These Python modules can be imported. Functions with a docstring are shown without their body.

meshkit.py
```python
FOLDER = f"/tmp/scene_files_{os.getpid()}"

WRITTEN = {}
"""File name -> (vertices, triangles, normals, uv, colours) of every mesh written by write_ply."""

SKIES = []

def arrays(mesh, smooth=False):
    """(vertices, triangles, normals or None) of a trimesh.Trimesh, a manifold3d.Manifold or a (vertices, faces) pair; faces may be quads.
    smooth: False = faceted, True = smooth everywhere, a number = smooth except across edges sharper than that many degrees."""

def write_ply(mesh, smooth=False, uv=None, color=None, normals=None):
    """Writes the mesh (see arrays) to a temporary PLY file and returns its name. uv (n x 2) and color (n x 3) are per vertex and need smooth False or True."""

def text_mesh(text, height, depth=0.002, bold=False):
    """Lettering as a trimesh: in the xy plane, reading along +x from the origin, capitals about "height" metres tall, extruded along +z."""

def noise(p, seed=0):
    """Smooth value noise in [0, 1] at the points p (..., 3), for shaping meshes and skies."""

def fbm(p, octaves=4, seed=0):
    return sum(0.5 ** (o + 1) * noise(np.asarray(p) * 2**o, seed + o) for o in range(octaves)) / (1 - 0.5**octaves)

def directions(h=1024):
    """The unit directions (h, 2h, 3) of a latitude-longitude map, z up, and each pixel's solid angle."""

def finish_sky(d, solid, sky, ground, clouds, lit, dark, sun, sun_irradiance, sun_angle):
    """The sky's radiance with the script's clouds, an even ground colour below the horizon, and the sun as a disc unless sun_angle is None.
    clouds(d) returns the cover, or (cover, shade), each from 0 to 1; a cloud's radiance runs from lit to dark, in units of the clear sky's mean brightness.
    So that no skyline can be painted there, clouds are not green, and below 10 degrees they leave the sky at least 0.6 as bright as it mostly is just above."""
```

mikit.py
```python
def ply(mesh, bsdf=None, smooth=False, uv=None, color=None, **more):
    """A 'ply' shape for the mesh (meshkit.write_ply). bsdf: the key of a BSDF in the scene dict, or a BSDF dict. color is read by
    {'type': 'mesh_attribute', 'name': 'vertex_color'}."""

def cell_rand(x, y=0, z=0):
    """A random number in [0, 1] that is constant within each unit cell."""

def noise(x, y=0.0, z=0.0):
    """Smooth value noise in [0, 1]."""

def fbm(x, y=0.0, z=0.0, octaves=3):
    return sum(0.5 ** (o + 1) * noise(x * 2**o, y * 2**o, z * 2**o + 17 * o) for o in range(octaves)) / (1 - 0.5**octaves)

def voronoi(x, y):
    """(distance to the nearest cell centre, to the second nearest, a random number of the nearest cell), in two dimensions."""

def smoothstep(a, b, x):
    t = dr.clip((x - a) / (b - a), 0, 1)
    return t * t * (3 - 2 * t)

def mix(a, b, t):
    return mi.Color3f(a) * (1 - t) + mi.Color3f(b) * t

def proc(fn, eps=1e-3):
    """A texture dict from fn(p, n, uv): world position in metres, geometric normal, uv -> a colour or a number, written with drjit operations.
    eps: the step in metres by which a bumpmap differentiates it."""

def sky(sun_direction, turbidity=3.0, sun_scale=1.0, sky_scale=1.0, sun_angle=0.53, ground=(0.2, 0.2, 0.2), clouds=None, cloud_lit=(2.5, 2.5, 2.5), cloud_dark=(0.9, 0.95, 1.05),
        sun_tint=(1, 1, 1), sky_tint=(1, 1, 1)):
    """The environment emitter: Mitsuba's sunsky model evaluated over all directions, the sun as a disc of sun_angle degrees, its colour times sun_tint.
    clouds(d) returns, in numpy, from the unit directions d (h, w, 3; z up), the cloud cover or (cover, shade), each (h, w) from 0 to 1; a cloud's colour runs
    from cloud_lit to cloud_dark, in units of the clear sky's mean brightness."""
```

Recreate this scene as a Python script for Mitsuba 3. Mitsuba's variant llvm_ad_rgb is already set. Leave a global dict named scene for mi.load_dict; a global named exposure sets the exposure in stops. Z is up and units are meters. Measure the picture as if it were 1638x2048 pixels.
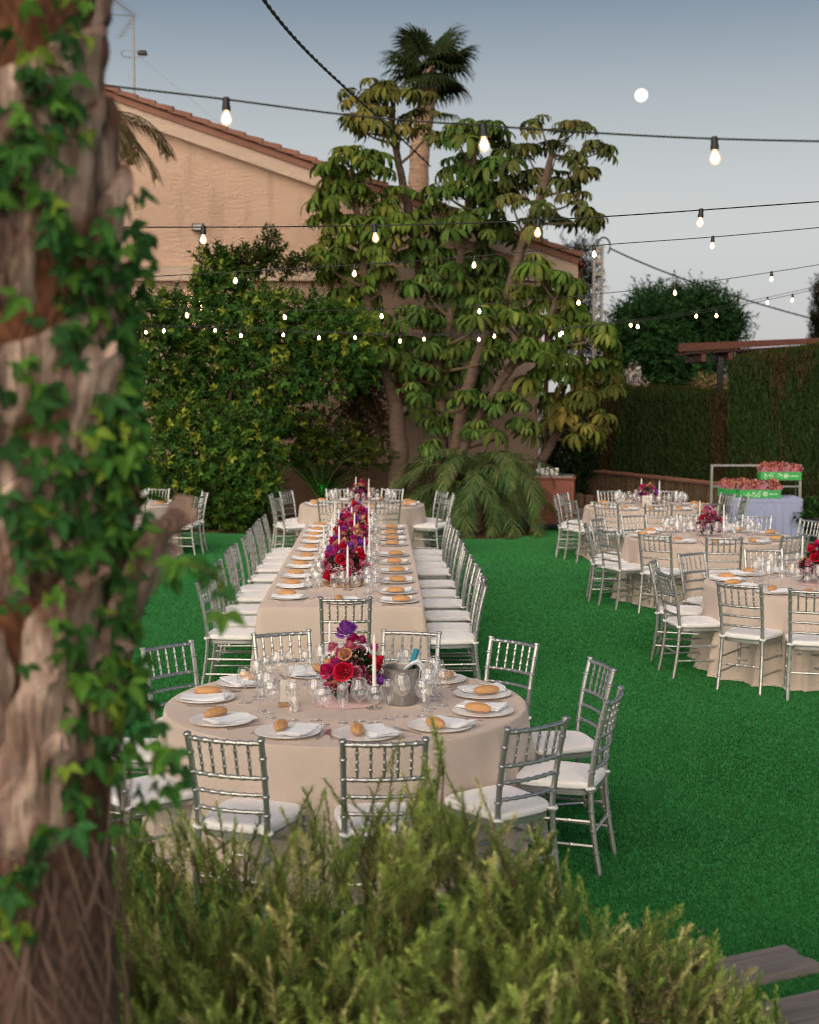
import math, random
import numpy as np
import trimesh
import drjit as dr
import mitsuba as mi
import mikit, meshkit
from mikit import proc, noise, fbm, voronoi, cell_rand, smoothstep, mix

# ---------------------------------------------------------------- camera, sky, exposure
scene, labels = {}, {}
T = mi.ScalarTransform4f
PITCH = math.radians(4.76)
EYE = [0, 0, 2.45]
scene['camera'] = {'type': 'thinlens', 'fov': 32.13, 'fov_axis': 'x', 'near_clip': 0.05, 'far_clip': 3000.0,
                   'aperture_radius': 0.0105, 'focus_distance': 9.6,
                   'to_world': T().look_at(origin=EYE, target=[0, math.cos(PITCH), EYE[2] - math.sin(PITCH)], up=[0, 0, 1])}
SUN = [-0.35, -0.93, 0.42]


def haze_band(d):
    el = np.degrees(np.arcsin(np.clip(d[..., 2], -1, 1)))
    t = np.clip((el - 5.5) / 14.5, 0, 1)
    cover = 0.96 * (1 - t * t * (3 - 2 * t))
    shade = np.clip((6 - el) / 6, 0, 1) * 0.9
    return cover, shade


scene['sky'] = mikit.sky(SUN, turbidity=3.0, sun_scale=0.27, sky_scale=0.122, sun_angle=80, ground=(0.1, 0.1, 0.1),
                         clouds=haze_band, cloud_lit=(4.95, 5.1, 5.0), cloud_dark=(4.5, 4.25, 4.2), sun_tint=(0.90, 0.97, 1.22), sky_tint=(0.82, 1.0, 1.12))
exposure = 3.87

rng = np.random.default_rng(7)


# ---------------------------------------------------------------- mesh helpers
class MB:
    """Collects vertices, triangles and vertex colours of one mesh."""

    def __init__(self):
        self.v, self.f, self.c, self.n = [], [], [], 0

    def add(self, v, f, col=None):
        v, f = np.asarray(v, float), np.asarray(f, int)
        if f.shape[1] == 4:
            f = np.vstack([f[:, [0, 1, 2]], f[:, [0, 2, 3]]])
        self.v.append(v); self.f.append(f + self.n); self.n += len(v)
        if col is not None:
            self.c.append(np.broadcast_to(np.asarray(col, float), (len(v), 3)))
        return self

    def arrays(self):
        return np.vstack(self.v), np.vstack(self.f), (np.vstack(self.c) if self.c else None)


def rot_z(a):
    c, s = math.cos(a), math.sin(a)
    return np.array([[c, -s, 0], [s, c, 0], [0, 0, 1.0]])


def box(x0, x1, y0, y1, z0, z1):
    v = np.array([[x, y, z] for x in (x0, x1) for y in (y0, y1) for z in (z0, z1)], float)
    f = np.array([[0, 1, 3], [0, 3, 2], [4, 6, 7], [4, 7, 5], [0, 4, 5], [0, 5, 1], [2, 3, 7], [2, 7, 6], [0, 2, 6], [0, 6, 4], [1, 5, 7], [1, 7, 3]])
    return v, f


def cbox(x0, x1, y0, y1, z0, z1, c=0.006):
    """A box with chamfered edges."""
    x0, x1 = min(x0, x1), max(x0, x1)
    pts = []
    for x, sx in ((x0, 1), (x1, -1)):
        for y, sy in ((y0, 1), (y1, -1)):
            for z, sz in ((z0, 1), (z1, -1)):
                pts += [[x, y + sy * c, z + sz * c], [x + sx * c, y, z + sz * c], [x + sx * c, y + sy * c, z]]
    h = trimesh.convex.convex_hull(np.array(pts))
    return np.array(h.vertices), np.array(h.faces)


def tube(p, r, n=8, caps=True):
    p = np.asarray(p, float)
    r = np.broadcast_to(np.asarray(r, float), (len(p),))
    t = np.gradient(p, axis=0)
    t /= np.linalg.norm(t, axis=1, keepdims=True) + 1e-12
    m = t.mean(0)
    ref = np.array([0, 0, 1.0]) if abs(m[2]) < 0.8 * np.linalg.norm(m) + 1e-9 else np.array([1.0, 0, 0])
    a = np.cross(t, ref); a /= np.linalg.norm(a, axis=1, keepdims=True) + 1e-12
    b = np.cross(t, a)
    g = np.arange(n) * 2 * np.pi / n
    v = (p[:, None] + r[:, None, None] * (np.cos(g)[None, :, None] * a[:, None] + np.sin(g)[None, :, None] * b[:, None])).reshape(-1, 3)
    i, j = np.meshgrid(np.arange(len(p) - 1), np.arange(n), indexing='ij')
    i, j = i.ravel(), j.ravel()
    q = np.stack([i * n + j, (i + 1) * n + j, (i + 1) * n + (j + 1) % n, i * n + (j + 1) % n], 1)
    f = np.vstack([q[:, [0, 1, 2]], q[:, [0, 2, 3]]])
    if caps:
        k = len(v)
        v = np.vstack([v, p[:1], p[-1:]])
        J = np.arange(n)
        f = np.vstack([f, np.stack([J, (J + 1) % n, J * 0 + k], 1), np.stack([(len(p) - 1) * n + (J + 1) % n, (len(p) - 1) * n + J, J * 0 + k + 1], 1)])
    return v, f


def lathe(prof, n=24, closed_ends=False):
    prof = np.asarray(prof, float)
    g = np.arange(n) * 2 * np.pi / n
    v = np.stack([prof[:, 0][:, None] * np.cos(g), prof[:, 0][:, None] * np.sin(g), np.broadcast_to(prof[:, 1][:, None], (len(prof), n))], -1).reshape(-1, 3)
    i, j = np.meshgrid(np.arange(len(prof) - 1), np.arange(n), indexing='ij')
    i, j = i.ravel(), j.ravel()
    q = np.stack([i * n + j, i * n + (j + 1) % n, (i + 1) * n + (j + 1) % n, (i + 1) * n + j], 1)
    return v, np.vstack([q[:, [0, 1, 2]], q[:, [0, 2, 3]]])


def grid_faces(nu, nv, wrap=False):
    i, j = np.meshgrid(np.arange(nu - 1), np.arange(nv if wrap else nv - 1), indexing='ij')
    i, j = i.ravel(), j.ravel()
    k = (j + 1) % nv
    q = np.stack([i * nv + j, i * nv + k, (i + 1) * nv + k, (i + 1) * nv + j], 1)
    return np.vstack([q[:, [0, 1, 2]], q[:, [0, 2, 3]]])


def frames(d, up, roll=None):
    """Rotation matrices whose y column is d and whose z column is as near to up as can be."""
    d = d / (np.linalg.norm(d, axis=-1, keepdims=True) + 1e-12)
    x = np.cross(d, up)
    x /= np.linalg.norm(x, axis=-1, keepdims=True) + 1e-9
    z = np.cross(x, d)
    if roll is not None:
        c, s = np.cos(roll)[:, None], np.sin(roll)[:, None]
        x, z = x * c + z * s, -x * s + z * c
    return np.stack([x, d, z], -1)


def scatter(tv, tf, pos, R, s, col, tcol=None):
    """Copies of a small template as one mesh; col is one colour per copy, tcol a factor per template vertex."""
    s = np.asarray(s, float)
    s = s[:, None] * np.ones(3) if s.ndim == 1 else s
    v = np.einsum('kij,knj->kni', R, tv[None] * s[:, None]) + pos[:, None]
    f = (tf[None] + (np.arange(len(pos)) * len(tv))[:, None, None]).reshape(-1, 3)
    c = np.repeat(col[:, None], len(tv), 1)
    if tcol is not None:
        c = c * tcol[None, :, None]
    return v.reshape(-1, 3), f, np.clip(c.reshape(-1, 3), 0, 1)


def unit(n):
    d = rng.normal(size=(n, 3))
    return d / np.linalg.norm(d, axis=1, keepdims=True)


# ---------------------------------------------------------------- scene helpers
count = {}


def numbered(name):
    k = count.get(name, 0); count[name] = k + 1
    return name if k == 0 else f'{name}_{k:03d}'


def tag(key, label=None, cat=None, group=None, kind=None):
    d = {}
    if label: d['label'] = label
    if cat: d['category'] = cat
    if group: d['group'] = group
    if kind: d['kind'] = kind
    labels[key] = {**labels.get(key, {}), **d}
    return key


def obj(name, mesh, mat, parent=None, smooth=False, m=None, **more):
    key = numbered((parent + '__' if parent else '') + name)
    if isinstance(mesh, MB):
        v, f, c = mesh.arrays()
        if c is not None:
            more['color'] = c
    else:
        v, f = mesh[0], mesh[1]
        if len(mesh) > 2:
            more['color'] = mesh[2]
    scene[key] = mikit.ply((v, f), mat, smooth=smooth, **more)
    if m is not None:
        scene[key]['to_world'] = m
    return key


def group_of(name, parts):
    """A shapegroup of parts {part name: (mesh, material, smooth)}."""
    g = {'type': 'shapegroup'}
    for k, (mesh, mat, sm) in parts.items():
        if isinstance(mesh, MB):
            v, f, c = mesh.arrays()
        else:
            v, f = mesh[0], mesh[1]; c = mesh[2] if len(mesh) > 2 else None
        g[k] = mikit.ply((v, f), mat, smooth=sm, **({'color': c} if c is not None else {}))
    scene[name] = g


def put(group, name, xf, label=None, cat=None, grp=None):
    key = numbered(name)
    scene[key] = {'type': 'instance', 'group': {'type': 'ref', 'id': group}, 'to_world': xf}
    if label:
        tag(key, label, cat, grp)
    return key


def place(x, y, z=0, rz=0, s=1.0):
    return T().translate([x, y, z]).rotate([0, 0, 1], rz).scale(s)


def matrix_xf(R, p, s):
    m = np.eye(4); m[:3, :3] = R * np.asarray(s); m[:3, 3] = p
    return T(m)


# ---------------------------------------------------------------- materials
def rgb(*c): return {'type': 'rgb', 'value': list(c)}
def pri(c, rough=0.5, **k): return {'type': 'principled', 'base_color': c if isinstance(c, dict) else rgb(*c), 'roughness': rough, **k}
def two(b): return {'type': 'twosided', 'bsdf': b}
VC = {'type': 'mesh_attribute', 'name': 'vertex_color'}


def bump(b, fn, scale=1.0, eps=1e-3):
    return two({'type': 'bumpmap', 'arbitrary': {**proc(fn, eps)}, 'scale': scale, 'bsdf': b})


scene['m_leaf'] = {'type': 'principledthin', 'base_color': VC, 'roughness': 0.55, 'diff_trans': 0.55, 'spec_trans': 0.0, 'eta': 1.35}
scene['m_gloss_leaf'] = {'type': 'principledthin', 'base_color': VC, 'roughness': 0.38, 'diff_trans': 0.4, 'spec_trans': 0.0, 'eta': 1.45}
scene['m_petal'] = {'type': 'principledthin', 'base_color': VC, 'roughness': 0.7, 'diff_trans': 0.5, 'spec_trans': 0.0, 'eta': 1.3}
scene['m_matte'] = two(pri(VC, 0.85, specular=0.2))
scene['m_silver'] = two(pri((0.53, 0.54, 0.535), 0.36, metallic=0.85))
scene['m_cushion'] = two(pri((0.80, 0.80, 0.82), 0.8, sheen=0.3))
scene['m_white'] = two(pri((0.78, 0.78, 0.78), 0.22, clearcoat=0.3))
scene['m_napkin'] = two(pri((0.80, 0.82, 0.86), 0.85, sheen=0.3))
scene['m_wax'] = two(pri((0.80, 0.79, 0.78), 0.4))
scene['m_glass'] = {'type': 'blendbsdf', 'weight': 0.045, 'a': {'type': 'thindielectric', 'int_ior': 1.75}, 'b': two({'type': 'diffuse', 'reflectance': rgb(0.85, 0.87, 0.9)})}
scene['m_solid_glass'] = {'type': 'dielectric', 'int_ior': 1.5}
scene['m_steel'] = two(pri((0.36, 0.345, 0.33), 0.45, metallic=0.85))
scene['m_cutlery'] = two(pri((0.70, 0.70, 0.70), 0.2, metallic=1.0))
scene['m_black'] = two(pri((0.012, 0.013, 0.014), 0.5))
scene['m_cable'] = two(pri((0.016, 0.02, 0.022), 0.6))
scene['m_terra'] = bump(pri(proc(lambda p, n, uv: mix((0.17, 0.075, 0.052), (0.28, 0.135, 0.098), fbm(p.x * 3, p.y * 3, p.z * 3, 3))), 0.85), lambda p, n, uv: fbm(p.x * 30, p.y * 30, p.z * 30, 2), 0.004)


def stucco_h(p, n, uv):
    return noise(p.x * 17, p.y * 17, p.z * 27) * 0.6 + noise(p.x * 41, p.y * 41, p.z * 60) * 0.4


scene['m_stucco'] = bump(pri(proc(lambda p, n, uv: mix(mix((0.50, 0.345, 0.262), (0.585, 0.415, 0.325), fbm(p.x * 0.7, p.y * 0.7, p.z * 1.3, 4)), mi.Color3f(0.40, 0.27, 0.205), smoothstep(0.55, 0.8, fbm(p.x * 5, p.y * 3, p.z * 0.5, 4)) * 0.5)), 0.9, specular=0.2), stucco_h, 0.03, 5e-3)
scene['m_pale_stucco'] = bump(pri(proc(lambda p, n, uv: mix((0.48, 0.36, 0.285), (0.58, 0.45, 0.37), fbm(p.x * 1.1, p.y, p.z * 5, 4))), 0.9, specular=0.2), stucco_h, 0.03, 5e-3)
scene['m_plinth'] = bump(pri(proc(lambda p, n, uv: mix((0.13, 0.075, 0.05), (0.22, 0.135, 0.09), fbm(p.x * 4, p.y * 4, p.z * 4, 4))), 0.9), stucco_h, 0.02, 3e-3)
def cloth_c(p, n, uv):
    w = noise(p.x * 260, p.y * 260, p.z * 260) * 0.5 + noise(p.x * 70, p.y * 70, p.z * 90) * 0.5
    return mix((0.53, 0.44, 0.385), (0.61, 0.515, 0.455), w * 0.75 + 0.25 * fbm(p.x * 5, p.y * 5, p.z * 5, 3))
scene['m_cloth'] = bump(pri(proc(cloth_c), 0.85, sheen=0.4), lambda p, n, uv: noise(p.x * 320, p.y * 320, p.z * 320), 0.0007, 1e-3)
scene['m_lilac'] = two(pri((0.31, 0.35, 0.56), 0.8, sheen=0.3))
scene['m_turf'] = bump(pri(proc(lambda p, n, uv: mix(mix((0.030, 0.165, 0.045), (0.062, 0.31, 0.088), noise(p.x * 130, p.y * 130)), (0.045, 0.24, 0.066), fbm(p.x * 0.6, p.y * 0.6, 0, 4) * 0.7)), 0.85, specular=0.15), lambda p, n, uv: noise(p.x * 110, p.y * 110), 0.02, 2e-3)  # sheet greens raised above the blades, painting in the far lawn's grazing sheen
scene['m_mulch'] = bump(pri(proc(lambda p, n, uv: mix((0.035, 0.018, 0.012), (0.17, 0.075, 0.045), noise(p.x * 34, p.y * 20) * noise(p.x * 61, p.y * 80) * 1.6)), 0.95), lambda p, n, uv: noise(p.x * 40, p.y * 40), 0.05, 4e-3)
scene['m_paving'] = bump(pri(proc(lambda p, n, uv: mix((0.17, 0.15, 0.14), (0.30, 0.27, 0.25), fbm(p.x * 9, p.y * 9, 0, 4))), 0.9), lambda p, n, uv: noise(p.x * 60, p.y * 60), 0.01, 4e-3)
scene['m_earth'] = two(pri((0.05, 0.04, 0.03), 1.0))
def plank_c(p, n, uv):
    a = p.x * 0.906 + p.y * 0.42; b = -p.x * 0.42 + p.y * 0.906
    g = fbm(a * 5, b * 110, p.z * 60, 3)
    return mix((0.085, 0.078, 0.076), (0.27, 0.25, 0.24), g * 0.9 + 0.1 * noise(a * 3, b * 5))
scene['m_plank'] = bump(pri(proc(plank_c), 0.85), lambda p, n, uv: fbm((p.x * 0.906 + p.y * 0.42) * 5, (-p.x * 0.42 + p.y * 0.906) * 110, 0, 3), 0.006, 1e-3)
scene['m_cartwood'] = two(pri(proc(lambda p, n, uv: mix((0.14, 0.036, 0.022), (0.22, 0.062, 0.038), fbm(p.x * 4 + p.y * 4, 0, p.z * 22, 3))), 0.55))
scene['m_beam'] = two(pri(proc(lambda p, n, uv: mix((0.075, 0.02, 0.012), (0.12, 0.036, 0.022), fbm(p.x * 1.2, p.y * 1.2, p.z * 30, 3))), 0.7))
scene['m_bark'] = bump(pri(proc(lambda p, n, uv: mix((0.075, 0.048, 0.036), (0.19, 0.13, 0.10), fbm(p.x * 9, p.y * 9, p.z * 22, 4))), 0.9), lambda p, n, uv: fbm(p.x * 8, p.y * 8, p.z * 40, 3), 0.02, 3e-3)
scene['m_palmbark'] = bump(pri(proc(lambda p, n, uv: mix((0.20, 0.12, 0.08), (0.42, 0.29, 0.21), fbm(p.x * 5, p.y * 5, p.z * 14, 3))), 0.9), lambda p, n, uv: noise(p.x * 3, p.y * 3, p.z * 18), 0.05, 4e-3)
def crust_c(p, n, uv):
    w = fbm(p.x * 22, p.y * 22, p.z * 22, 3)
    top = smoothstep(0.77, 0.83, p.z)
    return mix(mix((0.52, 0.27, 0.11), (0.66, 0.40, 0.19), w), (0.50, 0.225, 0.075), top * 0.55 * w + 0.1)
scene['m_crust'] = bump(pri(proc(crust_c), 0.6), lambda p, n, uv: fbm(p.x * 60, p.y * 60, p.z * 60, 2), 0.004, 1e-3)
def boot_full(p, n, uv):
    a = dr.atan2(p.y - 3.45, p.x + 0.955)
    g = fbm(a * 7, p.z * 6, 0, 5)
    s = fbm(a * 75 + 4 * noise(p.z * 6, a * 4), p.z * 7, 3, 3)
    h = fbm(p.x * 6, p.y * 6, p.z * 5, 3)
    tan = mix((0.19, 0.115, 0.09), (0.60, 0.445, 0.375), smoothstep(0.25, 0.75, g))
    rust = mix(tan, mi.Color3f(0.20, 0.075, 0.04), smoothstep(0.55, 0.75, h) * 0.75)
    return mix(rust, mi.Color3f(0.07, 0.035, 0.025), smoothstep(0.54, 0.74, s) * 0.45)
def boot_h(p, n, uv):
    a = dr.atan2(p.y - 3.45, p.x + 0.955)
    return fbm(a * 75 + 4 * noise(p.z * 6, a * 4), p.z * 7, 3, 3) * -0.7 + fbm(a * 20, p.z * 14, 1, 3)
scene['m_boot'] = bump(pri(proc(boot_full), 0.85), boot_h, 0.035, 2e-3)
def fibre_h(p, n, uv):
    a = dr.atan2(p.y - 3.45, p.x + 0.955) * 0.23
    return 0.45 * fbm(a * 95 + 6 * noise(a * 9, p.z * 7), p.z * 16, 0, 3) + 0.2 * dr.sin((a + 0.6 * p.z + 0.05 * noise(a * 20, p.z * 14)) * 170) * noise(a * 12, p.z * 9, 3) + 0.2 * dr.sin((a - 0.6 * p.z + 0.05 * noise(a * 24, p.z * 15, 5)) * 170) * noise(a * 11, p.z * 10, 8) + 0.25
scene['m_fibre'] = bump(pri(proc(lambda p, n, uv: mix(mix((0.03, 0.015, 0.011), (0.19, 0.11, 0.088), fibre_h(p, n, uv)), mix((0.05, 0.018, 0.01), (0.24, 0.095, 0.05), fibre_h(p, n, uv)), smoothstep(1.4, 1.75, p.z + 0.3 * noise(p.x * 6, p.z * 6)))), 0.95), fibre_h, 0.006, 1e-3)
scene['m_green_crate'] = two(pri((0.035, 0.36, 0.085), 0.6))
scene['m_print'] = two(pri((0.62, 0.80, 0.62), 0.6))
scene['m_redshutter'] = two(pri((0.12, 0.02, 0.02), 0.5))
scene['m_gutter'] = two(pri((0.10, 0.02, 0.02), 0.5))
scene['m_greymetal'] = two(pri((0.34, 0.34, 0.34), 0.5, metallic=0.5))
scene['m_concrete'] = bump(pri(proc(lambda p, n, uv: mix((0.26, 0.24, 0.22), (0.38, 0.36, 0.34), fbm(p.x * 4, p.y * 4, p.z * 4, 3))), 0.9), lambda p, n, uv: noise(p.x * 30, p.y * 30, p.z * 30), 0.01)
scene['m_moon'] = two(pri(proc(lambda p, n, uv: mix((0.62, 0.60, 0.58), (0.92, 0.90, 0.88), fbm(p.x * 0.9, p.y * 0.9, p.z * 0.9, 3))), 1.0, specular=0.0))
scene['m_blue'] = two(pri((0.01, 0.22, 0.33), 0.45))
scene['m_bottle'] = two(pri((0.02, 0.05, 0.02), 0.15))
scene['m_card'] = two(pri((0.62, 0.60, 0.55), 0.8))
scene['m_ink'] = two(pri((0.16, 0.14, 0.13), 0.8))
scene['m_wood'] = two(pri(proc(lambda p, n, uv: mix((0.30, 0.17, 0.085), (0.45, 0.28, 0.15), fbm(p.x * 30, p.y * 30, p.z * 30, 3))), 0.7))
scene['m_doily'] = two(pri((0.78, 0.55, 0.56), 0.6))
scene['m_filament'] = two(pri((0.8, 0.6, 0.4), 0.8))
# ---------------------------------------------------------------- ground
def sheet(x0, x1, y0, y1, z): return np.array([[x0, y0, z], [x1, y0, z], [x1, y1, z], [x0, y1, z]], float), np.array([[0, 1, 2], [0, 2, 3]])


tag(obj('ground', sheet(-400, 400, -60, 900, -0.012), 'm_earth'), 'dark bare earth around and beyond the garden', 'ground', kind='structure')
edge = [(-9, 25.9), (-6, 25.6), (-4.6, 25.5), (-3.4, 24.95), (-2.2, 24.6), (-0.6, 24.6), (0.3, 24.1), (1.1, 23.95), (1.75, 23.95), (2.2, 24.9), (2.3, 25.8), (3.2, 25.9), (3.6, 24.6), (5.0, 24.2), (5.2, 27.5), (9, 27.5)]
poly = np.array([(-9, -2)] + edge + [(9, -2)], float)
import shapely.geometry as sg
def flat_poly(pts, z):
    v, f = trimesh.creation.triangulate_polygon(sg.Polygon(pts), engine='earcut')
    v3 = np.column_stack([v, np.full(len(v), z)])
    n = np.cross(v3[f[:, 1]] - v3[f[:, 0]], v3[f[:, 2]] - v3[f[:, 0]])[:, 2]
    f = np.where((n < 0)[:, None], f[:, ::-1], f)
    return v3, f
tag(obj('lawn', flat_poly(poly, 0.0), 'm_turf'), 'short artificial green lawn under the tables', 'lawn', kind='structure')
tag(obj('mulch_bed', sheet(-9, 2.25, 23.8, 29.0, -0.004), 'm_mulch'), 'reddish bark mulch along the planting by the house wall', 'mulch bed', kind='structure')
tag(obj('pavement', sheet(2.25, 9, 24.0, 40.0, -0.008), 'm_paving'), 'grey gravelly paving behind the right tables', 'pavement', kind='structure')
# blades of the artificial turf in front, thinning with distance
def turf():
    n = 520000
    u = rng.random(n)
    y = 4.6 + 20.0 * u ** 2.1
    half = 0.30 * y + 0.25
    x = rng.uniform(-1, 1, n) * half
    keep = ((x > -2.6) | (y > 9)) & (rng.random(n) < np.clip((24.0 - y) / 10, 0, 1)) & ~((y > 23) & (x > -4) & (x < 2))
    x, y = x[keep], y[keep]; n = len(x)
    h = rng.uniform(0.014, 0.026, n); a = rng.uniform(0, 2 * np.pi, n); w = 0.0016 + 0.00022 * y
    lean = rng.uniform(0, 0.014, n); b = rng.uniform(0, 2 * np.pi, n)
    p = np.stack([x, y, x * 0], 1)
    d = np.stack([np.cos(a), np.sin(a), a * 0], 1) * w[:, None]
    tip = p + np.stack([np.cos(b) * lean, np.sin(b) * lean, h], 1)
    v = np.stack([p - d, p + d, tip], 1).reshape(-1, 3)
    patch = meshkit.fbm(np.stack([x * 0.9, y * 0.9, x * 0], 1), 3)
    t = np.clip(rng.random(n) * 0.5 + patch * 0.75 - 0.15, 0, 1)[:, None]
    c = np.array([0.022, 0.132, 0.034]) * (1 - t) + np.array([0.052, 0.30, 0.08]) * t
    dry = rng.random(n) < 0.012
    c[dry] = [0.13, 0.20, 0.10]
    return v, np.arange(3 * n).reshape(-1, 3), np.repeat(c, 3, 0)
tag(obj('turf_grass', turf(), 'm_leaf'), 'short green blades of the artificial turf', 'grass', kind='stuff')

# ---------------------------------------------------------------- chairs
def ringed(pts, r, rings, n=8, bulge=1.32):
    """A bamboo-like rod: a tube along pts with raised rings at the fractions given."""
    pts = np.asarray(pts, float)
    L = np.concatenate([[0], np.cumsum(np.linalg.norm(np.diff(pts, axis=0), axis=1))]); L /= L[-1]
    s, rr = list(np.linspace(0, 1, 7)), []
    s = [x for x in s if all(abs(x - q) > 0.02 for q in rings)]
    st = [(x, 1.0) for x in s]
    length = np.linalg.norm(np.diff(pts, axis=0), axis=1).sum(); e = 0.006 / length
    for q in rings:
        st += [(q - 1.5 * e, 1.0), (q - 0.7 * e, bulge), (q + 0.7 * e, bulge), (q + 1.5 * e, 1.0)]
    st.sort()
    s = np.clip([a for a, _ in st], 0, 1); rr = np.array([b for _, b in st]) * r
    p = np.stack([np.interp(s, L, pts[:, k]) for k in range(3)], 1)
    return tube(p, rr, n)


def back_y(z):  # the rear post's line: splayed foot, upright middle, leaning top
    return -0.19 - 0.055 * np.clip((0.45 - z) / 0.45, 0, 1) ** 1.6 - 0.085 * np.clip((z - 0.45) / 0.47, 0, 1) ** 1.5


def post_x(z): return 0.175 + 0.012 * np.clip((z - 0.45) / 0.47, 0, 1) + 0.012 * np.clip((0.45 - z) / 0.45, 0, 1)


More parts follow.
